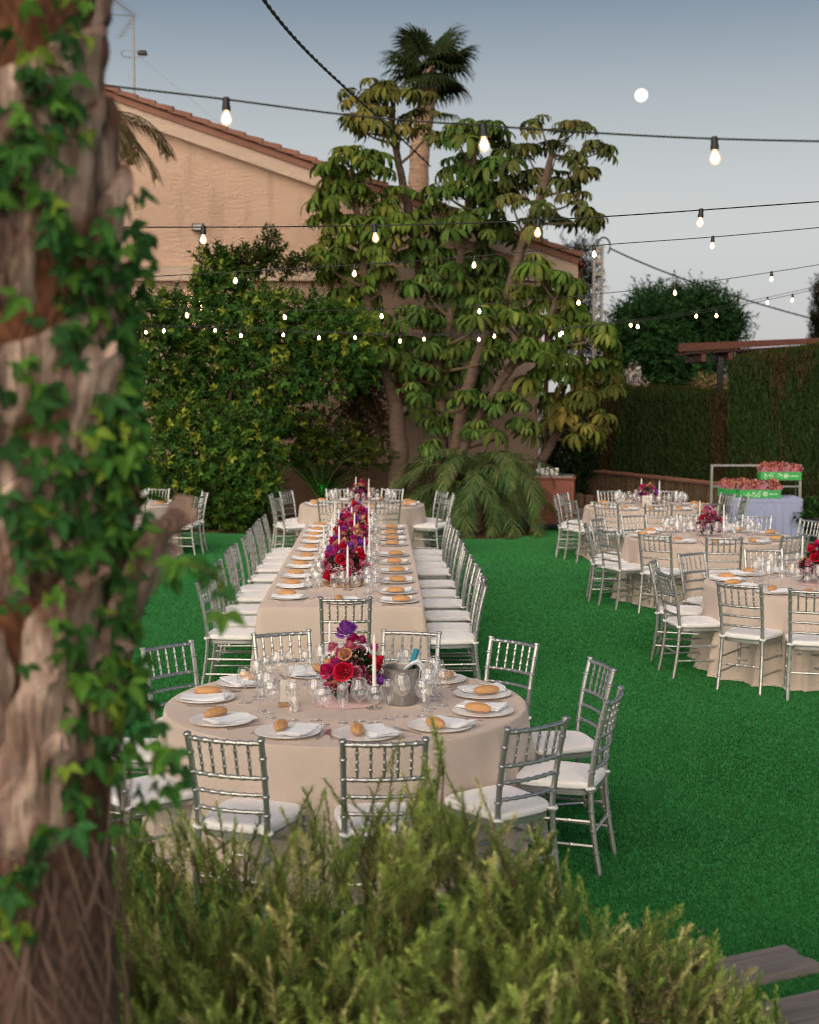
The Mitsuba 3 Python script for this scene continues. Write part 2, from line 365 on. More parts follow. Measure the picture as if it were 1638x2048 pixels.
def chair_parts():
    P = {}
    zs = np.linspace(0, 0.915, 15)
    for k, sx in enumerate((-1, 1)):
        v, f = ringed(np.stack([sx * post_x(zs), back_y(zs), zs], 1), 0.0148, [0.13, 0.25, 0.36, 0.47, 0.58, 0.68, 0.78, 0.885, 0.985])
        P['rear_leg' + ('' if k == 0 else '_001')] = ((v, f), 'm_silver', 40)
        v, f = ringed([[sx * 0.198, 0.205, 0], [sx * 0.19, 0.19, 0.43]], 0.0135, [0.22, 0.45, 0.68, 0.9])
        P['front_leg' + ('' if k == 0 else '_001')] = ((v, f), 'm_silver', 40)
    def rail(z, r, rings, bow=0.028):
        t = np.linspace(-1, 1, 9)
        return ringed(np.stack([t * post_x(z), back_y(z) - bow * (1 - t * t), z + 0 * t], 1), r, rings)
    for i, (z, r) in enumerate(((0.885, 0.0115), (0.715, 0.0105), (0.632, 0.0095), (0.548, 0.0095))):
        P['back_rail' + ('' if i == 0 else f'_{i:03d}')] = (rail(z, r, list(np.linspace(0.12, 0.88, 6))), 'm_silver', 40)
    for i in range(5):
        t = (i - 2) / 3.0
        b = 0.028 * (1 - t * t)
        pts = [[t * post_x(z), back_y(z) - b, z] for z in (0.715, 0.80, 0.885)]
        P['spindle' + ('' if i == 0 else f'_{i:03d}')] = (ringed(pts, 0.0072, [0.28, 0.52, 0.76], 6, 1.45), 'm_silver', 40)
    k = 0
    def stretch(a, b, rings=(0.3, 0.7)):
        nonlocal k
        P['stretcher' + ('' if k == 0 else f'_{k:03d}')] = (ringed([a, b], 0.0085, list(rings), 6), 'm_silver', 40); k += 1
    for sx in (-1, 1):
        for z in (0.15, 0.275):
            stretch([sx * post_x(z), float(back_y(z)), z], [sx * 0.194, 0.197, z])
    stretch([-post_x(0.22), float(back_y(0.22)), 0.22], [post_x(0.22), float(back_y(0.22)), 0.22], (0.2, 0.4, 0.6, 0.8))
    for z in (0.19, 0.30):
        stretch([-0.194, 0.198, z], [0.194, 0.198, z], (0.2, 0.4, 0.6, 0.8))
    # seat frame and cushion: a rounded trapezoid outline, narrower at the back
    th = np.linspace(0, 2 * np.pi, 40, endpoint=False)
    c, s = np.cos(th), np.sin(th)
    ox = np.sign(c) * np.abs(c) ** 0.42; oy = np.sign(s) * np.abs(s) ** 0.42
    def outline(scale):
        y = oy * 0.205 * scale + 0.005
        return np.stack([ox * scale * (0.195 + 0.016 * (y / 0.2)), y], 1)
    def loft(rows):
        v = np.vstack([np.column_stack([outline(q), np.full(40, z)]) for q, z in rows])
        n = len(rows)
        f = grid_faces(n, 40, True)
        v = np.vstack([v, [[0, 0.005, rows[0][1]], [0, 0.005, rows[-1][1] + 0.004]]])
        J = np.arange(40)
        f = np.vstack([f, np.stack([(J + 1) % 40, J, J * 0 + n * 40], 1), np.stack([(n - 1) * 40 + J, (n - 1) * 40 + (J + 1) % 40, J * 0 + n * 40 + 1], 1)])
        return v, f
    P['seat_frame'] = (loft([(0.94, 0.405), (1.0, 0.408), (1.0, 0.432), (0.96, 0.435)]), 'm_silver', 40)
    P['cushion'] = (loft([(0.96, 0.436), (1.02, 0.441), (1.045, 0.449), (1.035, 0.456), (1.045, 0.462), (1.03, 0.473), (0.98, 0.479), (0.85, 0.484), (0.5, 0.488)]), 'm_cushion', 50)
    for i, sx in enumerate((-1, 1)):
        g = np.linspace(0, 2 * np.pi, 15)
        p = np.stack([sx * post_x(0.447) + 0.022 * np.cos(g), back_y(0.447) + 0.021 * np.sin(g), 0.449 + 0.003 * np.sin(2 * g)], 1)
        P['cushion_tie' + ('' if i == 0 else '_001')] = (tube(p, 0.009, 5, False), 'm_cushion', True)
    return P


group_of('g_chair', chair_parts())


def chair(x, y, rz, label, grp):
    return put('g_chair', 'banquet_chair', place(x, y, 0, rz), label, 'chair', grp)


# ---------------------------------------------------------------- table linen
def round_cloth(R, seed, zt=0.752, flare=0.07, fold=0.030, n=300):
    th = np.linspace(0, 2 * np.pi, n, endpoint=False)
    rows = [(0.0, 0.0)] + [(R * k, 0) for k in (0.3, 0.6, 0.85, 0.97)] + [(R, -0.001), (R + 0.006, -0.006), (R + 0.009, -0.016)]
    V = [np.stack([r * np.cos(th), r * np.sin(th), np.full(n, zt + z)], 1) for r, z in rows]
    q = np.stack([np.cos(th), np.sin(th), th * 0], 1)
    f1 = meshkit.noise(q * 3.9 + 9 * seed, seed); f2 = meshkit.noise(q * 11 + 5 * seed, seed + 3)
    fo = 1 - np.abs(2 * f1 - 1) * 1.0; fo = fo ** 2.2 * 1.5 + 0.3 * f2
    fo -= fo.mean()
    for t in np.linspace(0.06, 1, 26):
        r = R + 0.010 + flare * t ** 1.15 + fold * 1.9 * fo * min(1, t * 1.5) ** 1.1 + 0.010 * (meshkit.noise(q * 7 + t * 2.2 + seed, 8) - 0.5) * t
        z = zt - 0.016 - t * (zt - 0.016 - 0.006)
        if t > 0.985:
            r = r + 0.03 * f2
        V.append(np.stack([r * np.cos(th), r * np.sin(th), np.full(n, z)], 1))
    return np.vstack(V), grid_faces(len(V), n, True)[:, ::-1]


def rect_cloth(hw, hl, seed, zt=0.752):
    m = []
    def seg(a, b, k): m.extend([tuple(np.array(a) + (np.array(b) - np.array(a)) * i / k) for i in range(k)])
    seg((-hw, -hl), (hw, -hl), 40); seg((hw, -hl), (hw, hl), 150); seg((hw, hl), (-hw, hl), 40); seg((-hw, hl), (-hw, -hl), 150)
    o = np.array(m); n = len(o)
    V = [np.column_stack([o * [0.0, 1.0 - 0.1 / hl], np.full(n, zt)]), np.column_stack([o * [0.5, 1 - 0.05 / hl], np.full(n, zt)]), np.column_stack([o * [0.985, 1 - 0.01 / hl], np.full(n, zt)])]
    nx = np.clip(np.abs(o[:, 0]) - hw + 0.12, 0, 0.12) / 0.12; ny = np.clip(np.abs(o[:, 1]) - hl + 0.12, 0, 0.12) / 0.12
    out = np.sign(o) * np.stack([nx, ny], 1); on = np.maximum(np.linalg.norm(out, axis=1, keepdims=True), 1e-6); out = out / on
    corner = np.clip(nx * ny, 0, 1)
    V.append(np.column_stack([o, np.full(n, zt - 0.003)]))
    V.append(np.column_stack([o + out * 0.006, np.full(n, zt - 0.012)]))
    w = np.arange(n) * 0.055
    for t in np.linspace(0.05, 1, 20):
        a = meshkit.noise(np.stack([w * 2.1, w * 0, w * 0 + t * 0.6], 1), seed) - 0.5
        b = meshkit.noise(np.stack([w * 5, w * 0, w * 0], 1), seed + 4) - 0.5
        d = 0.008 + 0.035 * t + 0.06 * t * a + 0.03 * t * b + 0.10 * corner * t
        V.append(np.column_stack([o + out * d[:, None], np.full(n, zt - 0.012 - t * (zt - 0.018))]))
    return np.vstack(V), grid_faces(len(V), n, True)[:, ::-1]


# ---------------------------------------------------------------- tableware, one of each
group_of('g_plate', {'plate': (lathe([(0, 0.006), (0.09, 0.006), (0.108, 0.010), (0.160, 0.017), (0.166, 0.017), (0.1665, 0.0145), (0.11, 0.004), (0.10, 0.0005), (0, 0.0005)], 40), 'm_white', 35)})


def glass_parts(h, rb, rim, bowl, foot=0.036):
    hb = h - bowl
    prof = [(rim, h), ((rim + rb) / 2 + 0.003, h - bowl * 0.28), (rb, h - bowl * 0.55), (rb * 0.86, h - bowl * 0.78), (rb * 0.45, hb + bowl * 0.06), (0.0035, hb - 0.004)]
    s = np.linspace(0, 1, 18); P = np.array(prof); q = np.linspace(0, 1, len(P))
    from scipy.interpolate import PchipInterpolator
    pr_ = np.stack([PchipInterpolator(q, P[:, 0])(s), PchipInterpolator(q, P[:, 1])(s)], 1)
    g = np.linspace(0, 2 * np.pi, 25)
    lip = tube(np.stack([rim * np.cos(g), rim * np.sin(g), g * 0 + h], 1), 0.0014, 5, False)
    return {'bowl': (lathe(pr_, 24), 'm_glass', True), 'rim': (lip, 'm_rim', True),
            'stem': (lathe([(0.0052, hb), (0.0042, hb * 0.6), (0.0045, 0.02), (0.009, 0.0075)], 10), 'm_solid_glass', True),
            'foot': (lathe([(0.008, 0.0075), (0.02, 0.0045), (foot, 0.0025), (foot, 0.0008)], 24), 'm_glass', True)}


scene['m_rim'] = {'type': 'blendbsdf', 'weight': 0.7, 'a': {'type': 'null'}, 'b': two(pri((0.9, 0.9, 0.92), 0.1, metallic=1.0))}
group_of('g_wine', glass_parts(0.225, 0.046, 0.034, 0.115))
group_of('g_water', glass_parts(0.195, 0.042, 0.033, 0.095))
group_of('g_flute', glass_parts(0.205, 0.029, 0.023, 0.13, 0.032))


def napkin(seed):
    r = np.random.default_rng(seed)
    b = MB()
    for k in range(3):  # folded layers, each sliding over the last
        nx, ny = 6, 9
        x, y = np.meshgrid(np.linspace(-0.066, 0.066, nx), np.linspace(-0.125, 0.125, ny), indexing='ij')
        x = x * (1 - 0.05 * k) + 0.004 * k; y = y * (1 - 0.04 * k) - 0.006 * k
        an = 0.10 * (k - 1) + r.uniform(-0.05, 0.05)
        X = x * math.cos(an) - y * math.sin(an); Y = x * math.sin(an) + y * math.cos(an)
        z = 0.012 + 0.0055 * k + 0.010 * (Y / 0.12) ** 2 + 0.004 * meshkit.noise(np.stack([X * 30, Y * 30, x * 0 + seed + k], -1), seed)
        top = np.stack([X, Y, z + 0.004], -1).reshape(-1, 3); bot = np.stack([X, Y, z], -1).reshape(-1, 3)
        f = grid_faces(nx, ny)
        b.add(top, f); b.add(bot, f[:, ::-1])
        ring = [i * ny for i in range(nx)] + [(nx - 1) * ny + j for j in range(1, ny)] + [i * ny + ny - 1 for i in range(nx - 2, -1, -1)] + [j for j in range(ny - 2, 0, -1)]
        R_ = np.array(ring); m = len(R_); J = np.arange(m)
        b.add(np.vstack([top[R_], bot[R_]]), np.stack([J, J + m, (J + 1) % m + m, (J + 1) % m], 1))
    return b


def roll(seed):
    r = np.random.default_rng(seed)
    m = trimesh.creation.icosphere(3)
    v = np.array(m.vertices)
    L = np.sign(v[:, 1]) * np.abs(v[:, 1]) ** 0.85
    w = (1 - 0.45 * np.abs(v[:, 1]) ** 2.6)
    nse = meshkit.fbm(v * 2.2 + seed * 7, 3, seed) - 0.5
    x = v[:, 0] * 0.034 * w; y = L * 0.078; z = v[:, 2] * 0.027 * (0.75 + 0.25 * w)
    ridge = np.exp(-((v[:, 0] - 0.12 * np.sin(3 * v[:, 1] + seed)) / 0.13) ** 2) * (v[:, 2] > 0) * (1 - v[:, 1] ** 2)
    p = np.stack([x, y, np.maximum(z, -0.016)], 1) * (1 + 0.22 * nse[:, None]) - np.stack([0 * x, 0 * x, 0.006 * ridge], 1)
    p[:, 2] += 0.016 + 0.022
    return p, np.array(m.faces)


for i in range(4):
    group_of(f'g_roll_{i}', {'roll': (roll(11 + i), 'm_crust', True)})
    group_of(f'g_napkin_{i}', {'napkin': (napkin(30 + i), 'm_napkin', 30)})


def cutlery(fork):
    b = MB()
    t = np.linspace(0, 1, 9)
    if fork:
        w = np.interp(t, [0, 0.5, 0.66, 0.72, 0.8], [0.0055, 0.003, 0.004, 0.010, 0.0105]); t = t * 0.15
        for k in range(4):
            b.add(*cbox(-0.0105 + k * 0.006, -0.0080 + k * 0.006, 0.148, 0.198, 0.004, 0.0058, 0.0005))
    else:
        w = np.interp(t, [0, 0.45, 0.55, 0.9, 1.0], [0.0075, 0.006, 0.0085, 0.0095, 0.002]); t = t * 0.22
    v = np.vstack([np.column_stack([sx * w, t, z + 0.002 * (t / 0.2) ** 2]) for sx in (-1, 1) for z in (0.001, 0.0038)])
    n = 9; q = []
    for i in range(n - 1):
        A, B, C, D = i, n + i, 3 * n + i, 2 * n + i
        for p_, r_ in ((A, B), (B, C), (C, D), (D, A)):
            q.append([p_, r_, r_ + 1, p_ + 1])
    b.add(v, np.array(q)); b.add(v[[0, n, 3 * n, 2 * n]], [[0, 1, 2, 3]]); b.add(v[[n - 1, 2 * n - 1, 4 * n - 1, 3 * n - 1]], [[0, 1, 2, 3]])
    return b


group_of('g_fork', {'fork': (cutlery(True), 'm_cutlery', 40)})
group_of('g_knife', {'knife': (cutlery(False), 'm_cutlery', 40)})
ORD = ['first', 'second', 'third', 'fourth', 'fifth', 'sixth', 'seventh', 'eighth', 'ninth', 'tenth', 'eleventh', 'twelfth']
ZT = 0.7535


def setting(x, y, a, where, short, k, cut=True, glasses=3, out=0.29, flip=1):
    """One place: plate with napkin and roll on it, cutlery beside, glasses towards the table's middle. a: degrees; local +y points to the middle."""
    def at(lx, ly, lz=0, rz=0): return T().translate([x, y, ZT + lz]).rotate([0, 0, 1], a).translate([lx, ly, 0]).rotate([0, 0, 1], rz)
    j = lambda s: float(rng.uniform(-s, s))
    put('g_plate', 'charger_plate', at(j(.008), j(.008)), f'round white charger plate {where}', 'plate', f'charger plates of the {short}')
    put(f'g_napkin_{k % 4}', 'folded_napkin', at(0.055 * flip + j(.012), j(.02), 0, j(16)), f'folded white napkin on plate {where}', 'napkin', f'napkins of the {short}')
    put(f'g_roll_{(k * 3 + 1) % 4}', 'bread_roll', at(-0.045 * flip + j(.012), -0.005 + j(.02), 0, j(14) + (180 if k % 2 else 0)), f'golden bread roll {where}', 'bread roll', f'bread rolls of the {short}')
    if cut:
        put('g_fork', 'fork', at(-0.178, -0.06, 0, j(3)), f'steel fork {where}', 'fork', f'forks of the {short}')
        put('g_knife', 'knife', at(0.178, -0.07, 0, j(3)), f'steel knife {where}', 'knife', f'knives of the {short}')
    put('g_wine', 'wine_glass', at(0.0 + j(.02), out + j(.015)), f'tall wine glass {where}', 'wine glass', f'wine glasses of the {short}')
    put('g_water', 'water_glass', at(0.085 + j(.015), out - 0.05 + j(.015)), f'stemmed water glass {where}', 'water glass', f'water glasses of the {short}')
    if glasses > 2:
        put('g_flute', 'champagne_flute', at(-0.085 + j(.015), out + j(.02)), f'slim flute {where}', 'champagne flute', f'flutes of the {short}')


def table_under(x, y, R, who):
    t = numbered('round_table')
    tag(t, f'round table hidden under the beige cloth, {who}', 'table')
    obj('tabletop', lathe([(0, 0.745), (R - 0.012, 0.745), (R - 0.012, 0.715), (0, 0.715)], 48), 'm_wood', t, m=place(x, y))
    for k in range(4):
        an = k * math.pi / 2 + 0.7
        obj('leg', tube([[0.6 * math.cos(an), 0.6 * math.sin(an), 0], [0.5 * math.cos(an), 0.5 * math.sin(an), 0.715]], 0.02, 8), 'm_greymetal', t, m=place(x, y))


def round_table(x, y, R, angles, who, short, seed, cut=True, glasses=3, chair_r=1.2, skip=(), fold=0.03):
    """who: how labels name the table; angles: degrees of the chairs, the first the one nearest the camera, then clockwise seen from above."""
    table_under(x, y, R, who)
    v, f = round_cloth(R, seed, fold=fold)
    tag(obj('tablecloth', (v, f), 'm_cloth', smooth=True, m=place(x, y)), f'beige cloth draped to the lawn over the {who}', 'tablecloth', 'round beige tablecloths')
    for k, a in enumerate(angles):
        dr_ = 0
        if isinstance(a, tuple):
            a, dr_ = a
        c, s = math.cos(math.radians(a)), math.sin(math.radians(a))
        r = R + chair_r - 0.96 + dr_
        seat = f'{ORD[k]} seat clockwise from front, {short}'
        if k not in skip:
            chair(x + r * c, y + r * s, a + 90 + float(rng.uniform(-5, 5)), f'silver spindle-back chair, white cushion, {seat}', f'chairs around the {short}')
        setting(x + (R - 0.20) * c, y + (R - 0.20) * s, a + 90, f'at {seat}', short, k, cut, glasses)


T1 = (-0.35, 7.74, 0.985)
round_table(*T1, [-80, -109, 217, 175, 141, 108, 76, 48, 13, -20, -50], 'nearest round table', 'nearest round table', 1, fold=0.055, chair_r=1.2)
TC = (3.66, 12.62, 1.0)
round_table(*TC, [285, (252, .06), 228, 194, 162, 128, 96, 63, 30, 0, 318], 'right front round table', 'right front table', 2, chair_r=1.17, fold=0.06)
TB = (3.58, 16.80, 1.0)
round_table(*TB, [264, 233, 206, 180, 148, 120, 88, 55, 23, 328, 296], 'right middle round table', 'right middle table', 3, chair_r=1.17, glasses=3, fold=0.058)
TA = (3.62, 21.35, 0.97)
round_table(*TA, [265, 235, 207, 180, 150, 108, 72, 25, 0, 330, 297], 'right back round table', 'right back table', 4, False, 3, 1.15, fold=0.04)
TF = (-0.73, 21.8, 0.95)
round_table(*TF, [253, 205, 178, 150, 108, 72, 28, 2, 335, 287], 'round table beyond the long table', 'table beyond the long one', 5, False, 3, 1.15)
TL = (-4.52, 21.85, 0.93)
round_table(*TL, [292, 250, 215, 180, 145, 110, 72, 20, 345], 'round table behind the ivy', 'table behind the ivy', 6, False, 3, 1.15, fold=0.045)

# the long table
LA = 1.19   # its turn in degrees
lx0, ly0 = -0.545, 11.27
def long_xy(lx, ly):
    c, s = math.cos(math.radians(LA)), math.sin(math.radians(LA))
    return lx0 + c * lx - s * ly, ly0 + s * lx + c * ly
HL = 3.6
v, f = rect_cloth(0.66, HL, 9)
cx_, cy_ = long_xy(0, HL)
tag(obj('tablecloth', (v, f), 'm_cloth', smooth=True, m=place(cx_, cy_, 0, LA)), 'long beige cloth falling to the lawn over the long banquet table', 'tablecloth')
t = numbered('long_table')
tag(t, 'long banquet table hidden under its beige cloth', 'table')
for k in range(4):
    obj('tabletop', cbox(-0.645, 0.645, -HL + 0.01 + k * HL / 2, -HL + k * HL / 2 + HL / 2 - 0.004, 0.715, 0.745), 'm_wood', t, m=place(cx_, cy_, 0, LA))
    for sx in (-1, 1):
        obj('leg', tube([[sx * 0.5, -HL + 0.3 + k * HL / 2, 0], [sx * 0.5, -HL + 0.3 + k * HL / 2, 0.715]], 0.02, 8), 'm_greymetal', t, m=place(cx_, cy_, 0, LA))
LY = {'left': [11.75, 12.42, 13.12, 13.85, 14.53, 15.33, 16.18, 16.78, 17.4, 18.03], 'right': [11.50, 12.02, 12.72, 13.42, 14.13, 14.82, 15.86, 16.45, 17.12, 17.8]}
for side, sx in (('left', -1), ('right', 1)):
    for k, yy in enumerate(LY[side]):
        x_, y_ = long_xy(sx * 0.455, yy - ly0)
        setting(x_, y_, LA + (-90 if sx < 0 else 90), f'{ORD[k]} on the {side} side of the long table', 'long table', k, k < 3, 3, 0.24, flip=1)
        x_, y_ = long_xy(sx * (0.90 + float(rng.uniform(-.02, .02))), yy - ly0 - 0.04 + float(rng.uniform(-.04, .04)))
        chair(x_, y_, LA + (-90 if sx < 0 else 90) + float(rng.uniform(-4, 4)), f'silver spindle-back chair with white cushion, {ORD[k]} on the {side} side of long table', 'chairs along the long table')
x_, y_ = long_xy(0.02, 0.20)
setting(x_, y_, LA, 'at the near end of the long table', 'near end place', 2, True, 3, 0.25)
chair(-0.50, 10.98, LA + 2, 'silver spindle-back chair at the near end of the long table', None)
#PART3
# ---------------------------------------------------------------- the house
def slab(poly2, y0, y1, holes=()):
    """A polygon in x and z, made y0..y1 thick."""
    m = trimesh.creation.extrude_polygon(sg.Polygon(poly2, holes), y1 - y0, engine='earcut')
    v = np.array(m.vertices); f = np.array(m.faces)
    return np.column_stack([v[:, 0], y1 - v[:, 2], v[:, 1]]), f


house = tag('house', 'peach stuccoed house with a tiled gable roof behind the planting', 'house'); count['house'] = 1
SL, RX, RZ = 0.348, -7.0, 8.70
def roof_z(x): return RZ - SL * abs(x - RX)
wall_pts = [(-14.0, 0), (2.68, 0), (2.68, roof_z(2.68) - .1), (RX, RZ - .1), (-14, roof_z(-14) - .1)]
obj('wall', slab(wall_pts, 29.0, 29.3, [[(-0.32, 2.2), (0.78, 2.2), (0.78, 3.2), (-0.32, 3.2)]]), 'm_stucco', house)
obj('wall', box(2.40, 2.678, 29.302, 38.8, 0, 5.2), 'm_stucco', house)
obj('string_course', slab([(-13.9, 4.71), (2.68, 4.71), (2.68, 4.93), (2.62, 5.0), (-13.9, 5.0)], 28.80, 28.998), 'm_pale_stucco', house)
obj('plinth', cbox(-13.9, 2.70, 28.94, 28.998, -0.05, 1.03), 'm_plinth', house)
obj('plinth_cap', cbox(-13.9, 2.71, 28.925, 28.998, 1.032, 1.07), 'm_pale_stucco', house)
roof = obj('roof', slab([(RX, RZ + .06), (3.40, roof_z(3.40) + .06), (3.40, roof_z(3.40) - .06), (RX, RZ - .06), (-14.3, roof_z(-14.3) - .06), (-14.3, roof_z(-14.3) + .06)], 28.74, 39.2), 'm_terra', house)
obj('verge_band', slab([(RX, RZ - 0.064), (3.38, roof_z(3.38) - 0.064), (3.38, roof_z(3.38) - 0.34), (RX, RZ - 0.34)], 28.80, 28.997), 'm_pale_stucco', house)
ang = math.atan(SL)
def tile_mesh(seed):
    r = np.random.default_rng(seed)
    L, n = 0.46, 9
    b = MB()
    g = np.linspace(-0.1, math.pi + 0.1, n)
    for q0, q1 in ((0.085, 0.105),):
        V = []
        for t, q in ((0, q0), (1, q1)):
            for th in (0.0, 0.016):
                V.append(np.stack([np.full(n, t * L), -(q - th) * np.cos(g), (q - th) * np.sin(g) - 0.035 * t + r.uniform(-.004, .004)], 1))
        a, ai, c_, ci = V
        b.add(np.vstack([a, c_]), grid_faces(2, n)[:, ::-1]); b.add(np.vstack([ai, ci]), grid_faces(2, n))
        b.add(np.vstack([c_, ci]), grid_faces(2, n)[:, ::-1]); b.add(np.vstack([a, ai]), grid_faces(2, n))
    return b
for i in range(3):
    group_of(f'g_tile_{i}', {'tile': (tile_mesh(i), 'm_terra', False)})
x = RX + 0.1; i = 0
while x < 3.15:
    for row, yy in enumerate((28.76, 29.02)):
        put(f'g_tile_{(i + row) % 3}', roof + '__tile', T().translate([x, yy, roof_z(x) + 0.085]).rotate([0, 1, 0], math.degrees(ang) - 8 + float(rng.uniform(-1, 1))))
    x += 0.375 * math.cos(ang); i += 1
obj('eave_gutter', tube([[3.44, 28.72, roof_z(3.4) - 0.05], [3.44, 39, roof_z(3.4) - 0.05]], 0.07, 10), 'm_gutter', house, True)
obj('downpipe', tube([[3.44, 28.95, 4.98], [3.42, 28.95, 4.8], [3.1, 29.1, 4.2], [2.80, 29.2, 3.9], [2.78, 29.2, 0.0]], 0.05, 8), 'm_gutter', house, True)
obj('white_corner', tube([[2.63, 28.90, 0.0], [2.64, 28.90, 1.2], [2.62, 28.90, 2.5]], 0.035, 8), 'm_white', house, True)  # made-up tube standing in for the white-painted edge of the house corner
w = obj('window', cbox(-0.32, 0.78, 29.12, 29.16, 2.2, 3.2), 'm_redshutter', house)
for k in range(9):
    obj('slat', cbox(-0.28, 0.74, 29.07, 29.118, 2.23 + k * 0.108, 2.315 + k * 0.108), 'm_redshutter', w)
obj('sill', cbox(-0.40, 0.86, 28.90, 29.12, 2.08, 2.198), 'm_white', w)
# lamp boxes on the wall
t = tag(numbered('flood_lamp'), 'small black framed flood lamp on the gable wall', 'flood lamp')
obj('frame', cbox(-4.36, -4.13, 28.86, 28.96, 5.70, 5.85, 0.008), 'm_black', t)
obj('panel', cbox(-4.335, -4.155, 28.848, 28.858, 5.72, 5.83, 0.002), 'm_greymetal', t)
obj('bracket', cbox(-4.28, -4.20, 28.962, 28.998, 5.74, 5.81, 0.004), 'm_black', t)
obj('lead', tube([[-4.24, 28.975, 5.735], [-4.24, 28.982, 5.4], [-4.235, 28.985, 5.01]], 0.008, 5), 'm_greymetal', t)
t = tag(numbered('wall_lamp'), 'lit white wall lamp shining below the string course behind the shrub', 'wall lamp')
obj('housing', cbox(-4.30, -4.06, 28.90, 28.998, 4.30, 4.36, 0.01), 'm_white', t)
k = obj('lens', cbox(-4.28, -4.08, 28.905, 28.985, 4.255, 4.298, 0.004), 'm_filament', t)
scene[k]['emitter'] = {'type': 'area', 'radiance': rgb(7.0, 4.6, 2.6)}

# ---------------------------------------------------------------- antenna on the roof
t = tag(numbered('roof_antenna'), 'television antenna mast with ring and rake of rods above the roof', 'antenna')
ax, ay = -6.26, 33.0
obj('mast', tube([[ax, ay, 7.9], [ax, ay, 11.02]], 0.028, 8), 'm_greymetal', t, True)
g = np.linspace(0, 2 * np.pi, 33)
obj('ring', tube(np.stack([ax + 0.02 + 0.30 * np.cos(g), ay + 0.30 * np.sin(g), 10.12 + 0.02 * np.sin(2 * g)], 1), 0.009, 5, False), 'm_greymetal', t, True)
obj('amplifier', cbox(ax + 0.10, ax + 0.30, ay - 0.06, ay + 0.05, 10.10, 10.20, 0.02), 'm_black', t)
b0, b1 = np.array([ax + 0.03, ay, 10.98]), np.array([ax - 0.42, ay - 0.25, 11.30])
obj('boom', tube([b0, b1], 0.012, 6), 'm_greymetal', t)
obj('boom', tube([b0 - [0, 0, 0.02], [ax - 0.30, ay - 0.1, 10.45]], 0.012, 6), 'm_greymetal', t)
obj('boom', tube([[ax + 0.05, ay, 10.96], [ax - 0.5, ay - 0.3, 10.93]], 0.012, 6), 'm_greymetal', t)
for k in range(8):
    q = b0 + (b1 - b0) * (k + 0.6) / 8
    obj('rod', tube([q + [-0.18, 0.2, 0.04], q + [0.20, -0.2, -0.05]], 0.006, 5), 'm_greymetal', t)
for k in range(6):
    q = np.array([ax - 0.02 - 0.05 * k, ay - 0.02 * k, 10.90 - 0.085 * k])
    obj('rod', tube([q + [-0.16, 0.16, 0], q + [0.16, -0.16, 0]], 0.006, 5), 'm_greymetal', t)
obj('guy_wire', tube([[ax + 0.05, ay, 10.15], [ax + 1.8, ay - 1.2, 8.6], [ax + 3.0, ay - 2.2, 7.55]], 0.004, 4), 'm_greymetal', t)

# ---------------------------------------------------------------- moon
t = tag('moon', 'pale full moon in the dusk sky', 'moon')
scene['moon'] = {'type': 'sphere', 'center': [239.5, 1500.0, 309.5], 'radius': 6.5, 'bsdf': {'type': 'ref', 'id': 'm_filament'},
                 'emitter': {'type': 'area', 'radiance': proc(lambda p, n, uv: mix((0.055, 0.053, 0.050), (0.125, 0.123, 0.118), fbm(p.x * 0.22, p.y * 0.22, p.z * 0.22, 3)))}}

# ---------------------------------------------------------------- string lights
bp = [(0.013, 0.0), (0.017, -0.010), (0.026, -0.028), (0.0295, -0.044), (0.027, -0.058), (0.018, -0.070), (0.006, -0.0765), (0.0005, -0.077)]
bulb_v = lathe(bp[::-1], 16)
fil_v = lathe([(0.001, -0.012), (0.009, -0.016), (0.016, -0.030), (0.0185, -0.044), (0.015, -0.056), (0.001, -0.063)][::-1], 12)
sock_v = lathe([(0.0005, 0.014), (0.013, 0.012), (0.019, 0.004), (0.0195, -0.030), (0.0225, -0.034), (0.0225, -0.058), (0.016, -0.060), (0.0005, -0.060)], 14)
scene['m_amber_glass'] = {'type': 'thindielectric', 'int_ior': 1.5, 'specular_transmittance': rgb(1.0, 0.93, 0.83)}
def string_light(Y, pts, bulbs, label, over=2.5):
    s = tag(numbered('string_light'), label, 'string light', None)
    P = np.array(pts)
    from scipy.interpolate import CubicSpline
    cs = CubicSpline(P[:, 0], P[:, 1], bc_type='natural')
    xs = np.linspace(P[0, 0] - over, P[-1, 0] + over, 90)
    z = np.where(xs < P[0, 0], P[0, 1] + cs(P[0, 0], 1) * (xs - P[0, 0]), np.where(xs > P[-1, 0], P[-1, 1] + cs(P[-1, 0], 1) * (xs - P[-1, 0]), cs(xs)))
    obj('cable', tube(np.stack([xs, xs * 0 + Y, z], 1), 0.0042, 6), 'm_cable', s, True)
    for x in bulbs:
        zz = float(cs(x)) if P[0, 0] <= x <= P[-1, 0] else float(np.interp(x, xs, z))
        tilt = float(rng.uniform(-6, 6))
        m = T().translate([x, Y, zz]).rotate([0, 1, 0], tilt).scale(0.76)
        obj('socket', sock_v, 'm_black', s, 40, m)
        bk = obj('bulb', bulb_v, 'm_amber_glass', s, True, m @ T().translate([0, 0, -0.058]))
        scene[bk]['emitter'] = {'type': 'area', 'radiance': rgb(0.062, 0.034, 0.014)}
        fk = obj('filament', fil_v, 'm_filament', bk, True, m @ T().translate([0, 0, -0.058]))
        scene[fk]['emitter'] = {'type': 'area', 'radiance': rgb(4.0, 2.8, 1.6)}


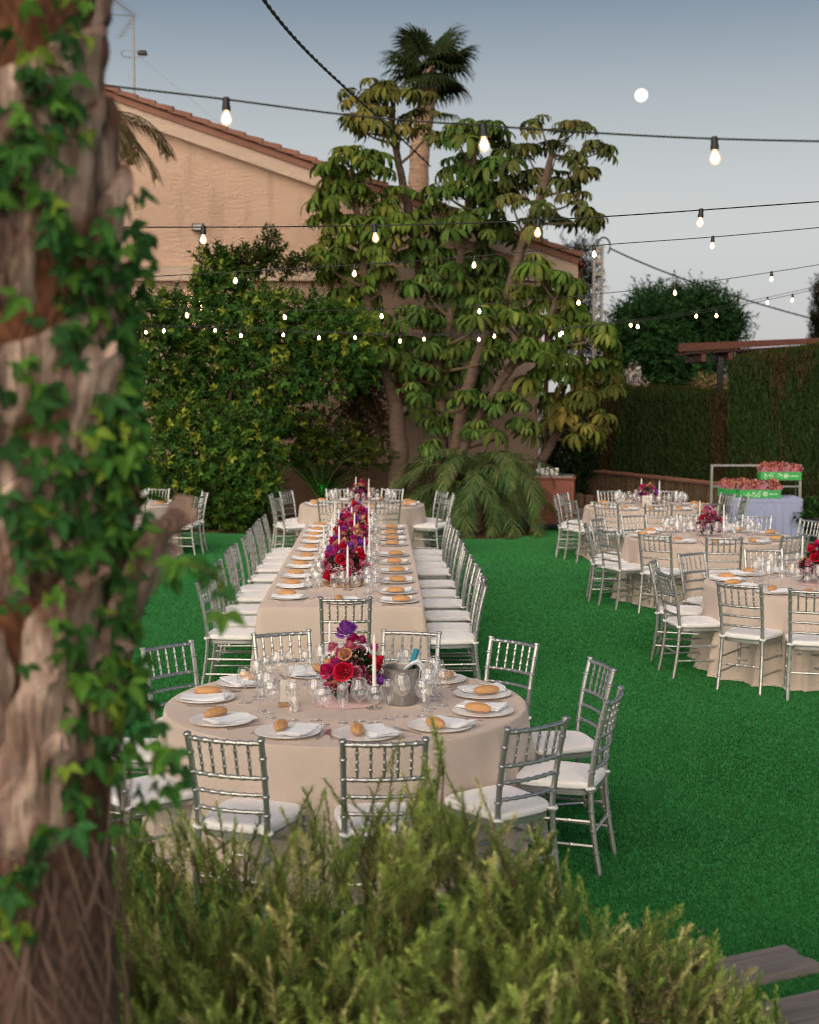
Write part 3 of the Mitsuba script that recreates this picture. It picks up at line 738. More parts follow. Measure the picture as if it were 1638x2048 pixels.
STRINGS = [
 (5.7, [(-1.15, 3.65), (-0.71, 3.60), (-0.23, 3.54), (0.29, 3.50), (1.19, 3.45), (1.61, 3.44)], [-1.72, -0.72, 0.29, 1.20], 'black string light cable nearest the camera, crossing under the moon'),
 (8.6, [(-1.74, 3.44), (-1.22, 3.44), (-0.21, 3.45), (0.76, 3.48), (1.73, 3.54), (2.44, 3.59)], [-2.22, -1.23, -0.21, 0.77, 1.74], 'second string light cable, passing in front of the flood lamp'),
 (12.1, [(-2.46, 3.42), (-1.46, 3.47), (-0.46, 3.53), (0.55, 3.60), (1.55, 3.69), (2.53, 3.76), (3.44, 3.84)], [-2.46, -1.46, -0.46, 0.55, 1.55, 2.55], 'third string light cable, level with the string course on the wall'),
 (15.0, [(-3.05, 3.31), (-2.32, 3.34), (-1.3, 3.32), (-0.29, 3.33), (0.73, 3.38), (1.77, 3.47), (2.76, 3.57), (3.76, 3.71), (4.27, 3.79)], [-2.33, -1.31, -0.29, 0.73, 1.77, 2.77, 3.78], 'fourth string light cable, just over the top of the big shrub'),
 (18.5, [(-3.77, 3.34), (-3.16, 3.33), (-2.17, 3.27), (-1.16, 3.24), (-0.12, 3.2), (0.89, 3.22), (1.93, 3.28), (2.92, 3.38), (3.94, 3.52), (4.92, 3.72), (5.28, 3.8)], [-4.16, -3.17, -2.18, -1.17, -0.12, 0.9, 1.94, 2.95, 3.96, 4.94], 'lower of the two farthest string light cables'),
 (21.0, [(-4.28, 3.45), (-3.84, 3.42), (-2.84, 3.45), (-1.84, 3.38), (-0.8, 3.34), (0.21, 3.32), (1.23, 3.36), (2.22, 3.41), (3.22, 3.52), (4.18, 3.65), (5.22, 3.85), (5.99, 4.02)], [-4.85, -3.86, -2.85, -1.85, -0.8, 0.21, 1.24, 2.24, 3.24, 4.2, 5.24], 'upper of the two farthest string light cables')]
for a in STRINGS:
    string_light(*a)

# the twisted feeder and the far service line
def twisted(pts, r, label, turns=40):
    from scipy.interpolate import CubicSpline
    P = np.array(pts); q = np.linspace(0, 1, len(P)); s = np.linspace(0, 1, 360)
    c = CubicSpline(q, P)(s)
    k = tag(numbered('twisted_cable'), label, 'cable')
    for i in range(2):
        a = s * turns * 2 * np.pi + i * np.pi
        obj('strand', tube(c + np.stack([np.cos(a) * r * 0.7, 0 * a, np.sin(a) * r * 0.7], 1), r * 1.15, 7), 'm_cable', k, True)
twisted([(-1.75, 9.6, 6.55), (-1.22, 11.6, 5.66), (-0.75, 16.2, 5.88), (0.39, 27.0, 6.68)], 0.0095, 'thick twisted black cable slanting down from the top edge into the trees', 30)
twisted([(5.0, 36.0, 6.08), (7.66, 37.6, 5.27), (11.3, 40.0, 4.52)], 0.013, 'thin dark service cable sagging from the concrete post to the right', 40)

t = tag(numbered('concrete_post'), 'pale concrete ladder post rising between the trees', 'post')
for sx in (-0.1, 0.1):
    obj('leg', cbox(4.72 + sx - 0.028, 4.72 + sx + 0.028, 35.9, 36.1, 0, 6.15, 0.006), 'm_concrete', t, m=T().translate([0, 0, 0]))
for k in range(19):
    obj('rung', cbox(4.65, 4.79, 35.93, 36.07, 0.35 + k * 0.315, 0.42 + k * 0.315, 0.004), 'm_concrete', t)
g = np.linspace(0, np.pi * 1.3, 16)
obj('cable_loop', tube(np.stack([4.86 - 0.16 * np.cos(g), 36 + 0 * g, 6.12 + 0.22 * np.sin(g)], 1), 0.022, 6), 'm_cable', t, True)

# ---------------------------------------------------------------- pergola, hedges, low walls at the right
t = tag(numbered('pergola'), 'reddish brown beam roof on a dark post behind the hedge', 'pergola')
obj('beam', slab([(5.46, 3.30), (8.9, 3.50), (8.9, 3.60), (5.46, 3.46)], 29.0, 29.14), 'm_beam', t)
obj('roof_deck', slab([(5.75, 3.26), (8.9, 3.44), (8.9, 3.48), (5.75, 3.30)], 29.145, 31.0), 'm_gutter', t)
for k in range(6):
    obj('rafter', cbox(5.95 + 0.55 * k, 6.05 + 0.55 * k, 29.15, 30.9, 3.10 + 0.031 * k, 3.262 + 0.031 * k), 'm_gutter', t)
obj('post', cbox(6.30, 6.42, 29.2, 29.32, 0, 3.20), 'm_black', t)


def leaf_template():
    v = np.array([[0, 0, 0], [-0.27, 0.42, 0.07], [0.27, 0.42, 0.07], [0, 0.45, 0], [0, 1, -0.10]], float)
    return v, np.array([[0, 2, 3], [0, 3, 1], [3, 2, 4], [3, 4, 1]])


LT = leaf_template()
def palette(n, cols, jitter=0.22):
    c = np.array(cols)[rng.integers(0, len(cols), n)]
    return c * (1 + rng.uniform(-jitter, jitter, (n, 1)))


def hedge(name, label, x0, y0, x1, y1, z1, n, seed):
    """A clipped cypress hedge whose face runs from (x0, y0) to (x1, y1)."""
    k = tag(numbered(name), label, 'hedge', 'clipped hedges at the right')
    L = math.hypot(x1 - x0, y1 - y0); ux, uy = (x1 - x0) / L, (y1 - y0) / L; nx, ny = uy, -ux
    if ny > 0: nx, ny = -nx, -ny
    nu, nv = int(L / 0.08), 40
    s, z = np.meshgrid(np.linspace(0, L, nu), np.linspace(0, 1, nv), indexing='ij')
    zt = z1(s / L) if callable(z1) else z1
    rel = meshkit.fbm(np.stack([s * 3.2, z * 0.9, s * 0 + seed], -1), 4, seed) * 0.30 + meshkit.noise(np.stack([s * 14, z * 3, s * 0], -1), seed) * 0.06
    rel = rel - 0.35 * np.clip((z - 0.965) / 0.035, 0, 1) ** 2
    P = np.stack([x0 + ux * s + nx * rel, y0 + uy * s + ny * rel, z * zt], -1).reshape(-1, 3)
    top = np.stack([x0 + ux * s[:, -1] - nx * 1.1, y0 + uy * s[:, -1] - ny * 1.1, zt[:, -1] if np.ndim(zt) else np.full(nu, zt)], -1)
    edge_ = P.reshape(nu, nv, 3)[:, -1]
    f = grid_faces(nu, nv)
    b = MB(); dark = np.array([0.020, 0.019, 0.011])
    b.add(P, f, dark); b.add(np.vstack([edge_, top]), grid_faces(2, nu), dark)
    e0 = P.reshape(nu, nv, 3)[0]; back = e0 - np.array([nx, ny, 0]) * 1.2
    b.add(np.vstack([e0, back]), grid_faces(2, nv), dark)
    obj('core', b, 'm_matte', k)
    i = rng.integers(0, nu - 1, n); j = np.minimum((rng.random(n) ** 0.85 * (nv - 1)).astype(int), nv - 1)
    pos = P.reshape(nu, nv, 3)[i, j] + rng.normal(0, 0.03, (n, 3)) + np.array([nx, ny, 0]) * 0.03
    tp = rng.random(n) < 0.10
    pos[tp] = edge_[i[tp]] + rng.normal(0, 0.04, (tp.sum(), 3)) * [1, 1, 0.6]
    d = np.array([0, 0, 1.0]) + rng.normal(0, 0.17, (n, 3)) + np.array([nx, ny, 0]) * rng.uniform(0, 0.5, (n, 1))
    R = frames(d, np.array([nx, ny, 0.1]) + rng.normal(0, 0.5, (n, 3)))
    streak = meshkit.fbm(np.stack([pos[:, 0] * 5 + pos[:, 1] * 5, pos[:, 2] * 0.5, pos[:, 0] * 0], 1), 3, seed)
    brown = np.clip((streak - 0.48) * 7, 0, 1)[:, None] * (pos[:, 2:3] < 0.985 * (zt.max() if np.ndim(zt) else zt))
    c = np.array([0.040, 0.070, 0.024]) * (1 - brown) + np.array([0.080, 0.056, 0.030]) * brown
    c = c * rng.uniform(0.55, 1.5, (n, 1)); c[tp] = np.array([0.062, 0.070, 0.020]) * rng.uniform(0.7, 1.3, (tp.sum(), 1))
    v, f, col = scatter(LT[0] * [0.30, 1, 1], LT[1], pos, R, rng.uniform(0.10, 0.24, n), c)
    tag(obj('foliage', (v, f, col), 'm_leaf', k), None, None, None, 'stuff')


hedge('clipped_hedge', 'lower dark clipped hedge behind the low brushwood wall', 4.45, 33.0, 6.85, 28.0, lambda q: 2.38 + 0.05 * np.sin(q * 5), 30000, 3)
hedge('clipped_hedge', 'taller dark clipped hedge below the pergola at the right edge', 6.42, 28.2, 9.8, 26.0, lambda q: 3.02 + 0.24 * np.clip(q * 2.2, 0, 1), 30000, 5)
t = tag(numbered('low_wall'), 'low brushwood clad wall with a reddish tiled top, running along the hedge', 'low wall')
obj('cladding', slab([(0, 0), (6.6, 0), (6.6, 0.62), (0, 0.66)], 0, 0.25), 'm_plinth', t, m=T().translate([4.05, 32.8, 0]).rotate([0, 0, 1], -67))
for k in range(17):
    obj('cap_tile', cbox(0.005 + 0.39 * k, 0.383 + 0.39 * k, -0.06, 0.30, 0.665 - 0.0024 * k, 0.715 - 0.0024 * k), 'm_terra', t, m=T().translate([4.05, 32.8, 0]).rotate([0, 0, 1], -67))
st = []
for k in range(230):
    st.append(tube([[0.03 * k * 0.95 + rng.uniform(-.01, .01), -0.012, 0], [0.03 * k * 0.95 + rng.uniform(-.03, .03), -0.014, 0.64]], rng.uniform(0.006, 0.012), 5, False))
b = MB()
for v, f in st: b.add(v, f, np.array([0.17, 0.115, 0.075]) * rng.uniform(0.5, 1.3))
tag(obj('brushwood', b, 'm_matte', t, m=T().translate([4.05, 32.8, 0]).rotate([0, 0, 1], -67)), None, None, None, 'stuff')
t = tag(numbered('stone_kerb'), 'low brown stone edging at the foot of the dark shrubs', 'kerb')
for k in range(5):
    obj('stone', cbox(3.35 + 0.22 * k, 3.55 + 0.22 * k, 30.6, 30.9, 0, 0.26 + 0.03 * (k % 2), 0.03), 'm_plinth', t)
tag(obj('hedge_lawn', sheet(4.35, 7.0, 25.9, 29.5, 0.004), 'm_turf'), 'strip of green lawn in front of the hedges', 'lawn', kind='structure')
t = tag(numbered('metal_frame'), 'grey metal tube frame standing behind the flower table', 'metal frame')
for q in ([[5.66, 26.6, 0], [5.66, 26.6, 1.115]], [[7.32, 26.6, 0], [7.32, 26.6, 1.10]]):
    obj('post', cbox(q[0][0] - .022, q[0][0] + .022, 26.58, 26.62, 0, q[1][2] - 0.021, 0.004), 'm_greymetal', t)
obj('top_bar', cbox(5.638, 7.342, 26.58, 26.62, 1.09, 1.13, 0.004), 'm_greymetal', t)
obj('cross_bar', cbox(5.683, 7.297, 26.585, 26.615, 0.70, 0.73, 0.004), 'm_greymetal', t)
obj('cross_bar', cbox(5.683, 7.297, 26.585, 26.615, 0.20, 0.23, 0.004), 'm_greymetal', t)

# ---------------------------------------------------------------- serving cart
t = tag(numbered('serving_cart'), 'reddish brown wooden cart with a steel top, half behind the palm fronds', 'cart')
M_ = T().translate([2.58, 25.6, 0]).rotate([0, 0, 1], -8)
obj('body', cbox(-0.40, 0.40, -0.38, 0.38, 0.14, 0.93, 0.008), 'm_cartwood', t, m=M_)
obj('panel', cbox(-0.33, 0.33, -0.396, -0.382, 0.20, 0.86, 0.005), 'm_cartwood', t, m=M_)
obj('panel', cbox(0.382, 0.396, -0.32, 0.32, 0.20, 0.86, 0.005), 'm_cartwood', t, m=M_)
obj('worktop', cbox(-0.42, 0.42, -0.41, 0.40, 0.932, 0.965, 0.006), 'm_cartwood', t, m=M_)
obj('steel_tray', cbox(-0.30, 0.38, -0.34, 0.34, 0.967, 0.985, 0.004), 'm_steel', t, m=M_)
for sx in (-0.33, 0.33):
    for sy in (-0.32, 0.32):
        w = obj('caster', tube([[sx - 0.02, sy, 0.052], [sx + 0.02, sy, 0.052]], 0.05, 14), 'm_white', t, 40, M_)
        obj('fork', cbox(sx - 0.03, sx + 0.03, sy - 0.02, sy + 0.02, 0.105, 0.14, 0.004), 'm_steel', w, m=M_)
t = tag(numbered('bottle_rack'), 'small white rack of sachets on top of the cart', 'rack')
for k in range(5):
    obj('sachet', cbox(-0.30 + 0.085 * k, -0.235 + 0.085 * k, -0.02, 0.03, 0.987, 1.10 + 0.015 * (k % 3), 0.006), 'm_white', t, m=M_)

# ---------------------------------------------------------------- flower table with crates of wrapped plants
t = tag(numbered('buffet_table'), 'table under a pleated lilac skirt, carrying the flower crates', 'table')
def skirt():
    hw, hd = 0.56, 0.42
    n = 360; per = 2 * (2 * hw + 2 * hd); s = np.arange(n) / n * per
    c = []
    for q in s:
        if q < 2 * hw: c.append((-hw + q, -hd))
        elif q < 2 * hw + 2 * hd: c.append((hw, -hd + q - 2 * hw))
        elif q < 4 * hw + 2 * hd: c.append((hw - (q - 2 * hw - 2 * hd), hd))
        else: c.append((-hw, hd - (q - 4 * hw - 2 * hd)))
    o = np.array(c); u = o / np.linalg.norm(o, axis=1, keepdims=True)
    wave = np.sin(s * 52 + 1.3 * np.sin(s * 5)) * 0.5 + 0.5
    rows = [np.column_stack([o * 0.0, np.full(n, 0.742)]), np.column_stack([o * 0.985, np.full(n, 0.742)]), np.column_stack([o * 1.005, np.full(n, 0.735)]), np.column_stack([o * 1.005, np.full(n, 0.67)]), np.column_stack([o * 0.99, np.full(n, 0.668)])]
    for t_ in np.linspace(0, 1, 12):
        rows.append(np.column_stack([o * 0.985 + u * (0.010 + (0.012 + 0.028 * t_) * wave[:, None] * min(1, 0.3 + t_)), np.full(n, 0.665 - 0.655 * t_)]))
    return np.vstack(rows), grid_faces(len(rows), n, True)[:, ::-1]
FM = T().translate([5.90, 23.6, 0]).rotate([0, 0, 1], -6)
obj('skirt', skirt(), 'm_lilac', t, 50, FM)


def crate(x, y, z, rz, label, w=0.66, d=0.40, h=0.135):
    k = tag(numbered('flower_crate'), label, 'crate')
    m = FM @ T().translate([x, y, z]).rotate([0, 0, 1], rz)
    obj('floor', cbox(-w / 2 + .012, w / 2 - .012, -d / 2 + .012, d / 2 - .012, 0, 0.01, 0.002), 'm_green_crate', k, m=m)
    for (a, b_, c_, e) in ((-w / 2, w / 2, -d / 2, -d / 2 + .01), (-w / 2, w / 2, d / 2 - .01, d / 2), (-w / 2, -w / 2 + .01, -d / 2 + .011, d / 2 - .011), (w / 2 - .01, w / 2, -d / 2 + .011, d / 2 - .011)):
        obj('side', cbox(a, b_, c_, e, 0, h, 0.002), 'm_green_crate', k, m=m)
    pr = MB()  # printed pale leaves and a round emblem on the front
    for _ in range(34):
        q = np.array([rng.uniform(-w / 2 + .03, w / 2 * 0.05), rng.uniform(0.02, h - 0.02)]); an = rng.uniform(0, 3.1)
        r_ = np.array([[math.cos(an), -math.sin(an)], [math.sin(an), math.cos(an)]])
        o = np.array([[-.016, 0], [0, -.006], [.016, 0], [0, .006]]) @ r_.T + q
        pr.add(np.column_stack([o[:, 0], np.full(4, -d / 2 - 0.0025), o[:, 1]]), [[0, 1, 2, 3]])
    g_ = np.linspace(0, 2 * np.pi, 20, endpoint=False)
    for r0, r1 in ((0.040, 0.032), (0.024, 0.010)):
        ring = np.vstack([np.stack([0.08 + r_ * np.cos(g_), np.full(20, -d / 2 - 0.0025), h / 2 + r_ * np.sin(g_)], 1) for r_ in (r0, r1)])
        pr.add(ring, grid_faces(2, 20, True))
    pr.add(np.array([[0.14, -d / 2 - 0.0025, h / 2 - .006], [0.27, -d / 2 - 0.0025, h / 2 - .006], [0.27, -d / 2 - 0.0025, h / 2 + .006], [0.14, -d / 2 - 0.0025, h / 2 + .006]]), [[0, 1, 2, 3]])
    obj('print', pr, 'm_print', k, m=m)
    return m


def paper_wrap(seed):
    r = np.random.default_rng(seed)
    n = 40; th = np.linspace(0, 2 * np.pi, n, endpoint=False)
    V = []
    for t_ in np.linspace(0, 1, 6):
        fl = meshkit.noise(np.stack([np.cos(th) * 4, np.sin(th) * 4, th * 0 + seed], 1), seed) - 0.5
        pk = np.abs(((th * 4 / (2 * np.pi) + r.uniform()) % 1) - 0.5) * 2
        rad = 0.052 + 0.060 * t_ ** 1.6 + 0.09 * t_ * fl
        V.append(np.stack([rad * np.cos(th), rad * np.sin(th), 0.01 + t_ * (0.11 + 0.085 * pk * t_)], 1))
    return np.vstack(V), grid_faces(6, n, True), np.broadcast_to(np.array([0.62, 0.25, 0.33]), (6 * n, 3)) * np.repeat(np.linspace(0.9, 1.1, 6), n)[:, None]


def bloom_head(seed, cols):
    n = 340
    u = unit(n); u[:, 2] = np.abs(u[:, 2])
    pos = u * [0.092, 0.092, 0.075] + [0, 0, 0.155]
    v, f, c = scatter(np.array([[-.5, 0, 0], [.5, 0, 0], [.35, 1, .1], [-.35, 1, .1]]), np.array([[0, 1, 2], [0, 2, 3]]), pos, frames(unit(n) + u * 0.5, u), rng.uniform(0.016, 0.034, n), palette(n, cols, 0.35))
    return v, f, c


for i, cols in enumerate(([(0.60, 0.17, 0.14), (0.45, 0.05, 0.09), (0.04, 0.10, 0.03), (0.66, 0.32, 0.36), (0.62, 0.25, 0.12)], [(0.60, 0.22, 0.16), (0.68, 0.42, 0.24), (0.04, 0.09, 0.03), (0.50, 0.07, 0.16)], [(0.50, 0.07, 0.16), (0.70, 0.42, 0.45), (0.04, 0.09, 0.03), (0.62, 0.28, 0.22)])):
    group_of(f'g_wrapped_{i}', {'paper_wrap': (paper_wrap(i), 'm_petal', True), 'bloom': (bloom_head(i, cols), 'm_petal', False)})
CR = [(-0.43, 0.05, 0.745, 28, 'green crate at the left end of the lilac table', 0.50), (-0.12, -0.22, 0.745, 0, 'green crate with a round emblem at the front edge of the lilac table', 0.66),
      (0.27, 0.20, 1.02, 0, 'green crate raised at the back right of the lilac table', 0.66)]
for x_, y_, z_, r_, lb, w_ in CR:
    m = crate(x_, y_, z_, r_, lb, w_)
    nx_ = 4 if w_ > 0.6 else 3
    for a in range(nx_):
        for b_ in range(2):
            px = -w_ / 2 + 0.085 + a * (w_ - 0.17) / (nx_ - 1); py = -0.10 + 0.20 * b_
            row = ['back', 'front'][1 - b_]
            put(f'g_wrapped_{int(rng.integers(3))}', 'potted_flower', m @ T().translate([px, py, 0.012]).rotate([0, 0, 1], float(rng.uniform(0, 360))).scale([1, 1, float(rng.uniform(0.95, 1.2))]),
                f'{ORD[a]} of the {row} row, pink wrapped flower in the {lb.split(" of the lilac")[0]}'.replace('green crate with a round emblem at the', 'crate at the').replace('green crate', 'crate').replace(' edge', ''), 'potted flower', 'pink wrapped flowers in the crates')
t = tag(numbered('crate_stand'), 'low wire stand lifting the rear flower crate', 'stand')
for sx in (-0.3, 0.3):
    for sy in (-0.17, 0.17):
        obj('leg', tube([[0.27 + sx, 0.20 + sy, 0.745], [0.27 + sx, 0.20 + sy, 1.012]], 0.006, 6), 'm_greymetal', t, m=FM)
for sy in (-0.17, 0.17):
    obj('rail', tube([[-0.05, 0.20 + sy, 1.012], [0.59, 0.20 + sy, 1.012]], 0.006, 6), 'm_greymetal', t, m=FM)

# ---------------------------------------------------------------- dark pot at the right edge
t = tag(numbered('plant_pot'), 'dark round plant pot at the right edge beside the flower table', 'plant pot')
obj('pot', lathe([(0.001, 0), (0.15, 0), (0.21, 0.30), (0.225, 0.31), (0.225, 0.36), (0.20, 0.36), (0.19, 0.28), (0.001, 0.27)], 28), 'm_black', t, 40, T().translate([6.05, 20.8, 0]).scale([1, 1, 1.7]))
#PART4
# ---------------------------------------------------------------- vegetation
def shrub(name, label, clumps, sprigs, leaf, cols, cat='shrub', group=None, per=9, span=0.22, mat='m_leaf', up=0.45, inner=0.3, depth=None, trunks=(), stemcol=(0.07, 0.05, 0.03), jitter=0.3, wide=1.0, ztmin=0.05):
    """A bush of leafy sprigs spread through the clumps (x, y, z, radius sideways, radius upwards)."""
    k = tag(numbered(name), label, cat, group)
    C = np.array(clumps)
    w = C[:, 3] * C[:, 4]; w = w / w.sum()
    i = rng.choice(len(C), sprigs, p=w)
    u = unit(sprigs); u[:, 1] = np.where(u[:, 1] > 0.35, -u[:, 1], u[:, 1])
    rad = np.where(rng.random(sprigs) < inner, rng.uniform(0.3, 0.75, sprigs), rng.uniform(0.75, 1.10, sprigs))
    ry = (C[i, 3] + C[i, 4]) * 0.5 if depth is None else np.full(sprigs, depth)
    base = C[i, :3] + u * np.stack([C[i, 3], ry, C[i, 4]], 1) * rad[:, None]
    base[:, 2] = np.maximum(base[:, 2], ztmin + 0.1 * rng.random(sprigs))
    ax = u + np.array([0, 0, up]) + rng.normal(0, 0.45, (sprigs, 3)); ax /= np.linalg.norm(ax, axis=1, keepdims=True)
    L = span * rng.uniform(0.6, 1.3, sprigs)
    tint = palette(sprigs, cols, jitter)
    t = np.tile(np.linspace(0.15, 1.0, per), sprigs)
    S = np.repeat(np.arange(sprigs), per)
    side = np.cross(ax, unit(sprigs)); side /= np.linalg.norm(side, axis=1, keepdims=True); side2 = np.cross(ax, side)
    phi = np.tile(np.arange(per) * 2.4, sprigs) + rng.uniform(0, .6, sprigs * per)
    d = side[S] * np.cos(phi)[:, None] + side2[S] * np.sin(phi)[:, None]
    pos = base[S] + ax[S] * (L[S] * t)[:, None]
    ld = d + ax[S] * (0.5 + 0.8 * t[:, None]) + np.array([0, 0, -0.15])
    R = frames(ld, ax[S] + np.array([0, 0, 0.6]) + rng.normal(0, 0.25, (len(S), 3)))
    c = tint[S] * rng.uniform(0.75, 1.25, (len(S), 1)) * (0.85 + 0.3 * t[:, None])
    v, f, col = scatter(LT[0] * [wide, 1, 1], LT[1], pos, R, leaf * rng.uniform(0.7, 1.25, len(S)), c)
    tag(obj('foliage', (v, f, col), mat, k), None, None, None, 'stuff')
    b = MB()
    for q in range(0, sprigs, max(1, sprigs // 260)):
        a = C[i[q], :3]
        b.add(*tube([a, a * 0.4 + base[q] * 0.6 + rng.normal(0, .03, 3), base[q] + ax[q] * L[q]], [0.012, 0.008, 0.003], 4, False), np.array(stemcol))
    obj('branches', b, 'm_matte', k)
    for tr in trunks:
        tr = np.array(tr)
        obj('trunk', tube(tr[:, :3], tr[:, 3], 9), 'm_bark', k, True)
    return k


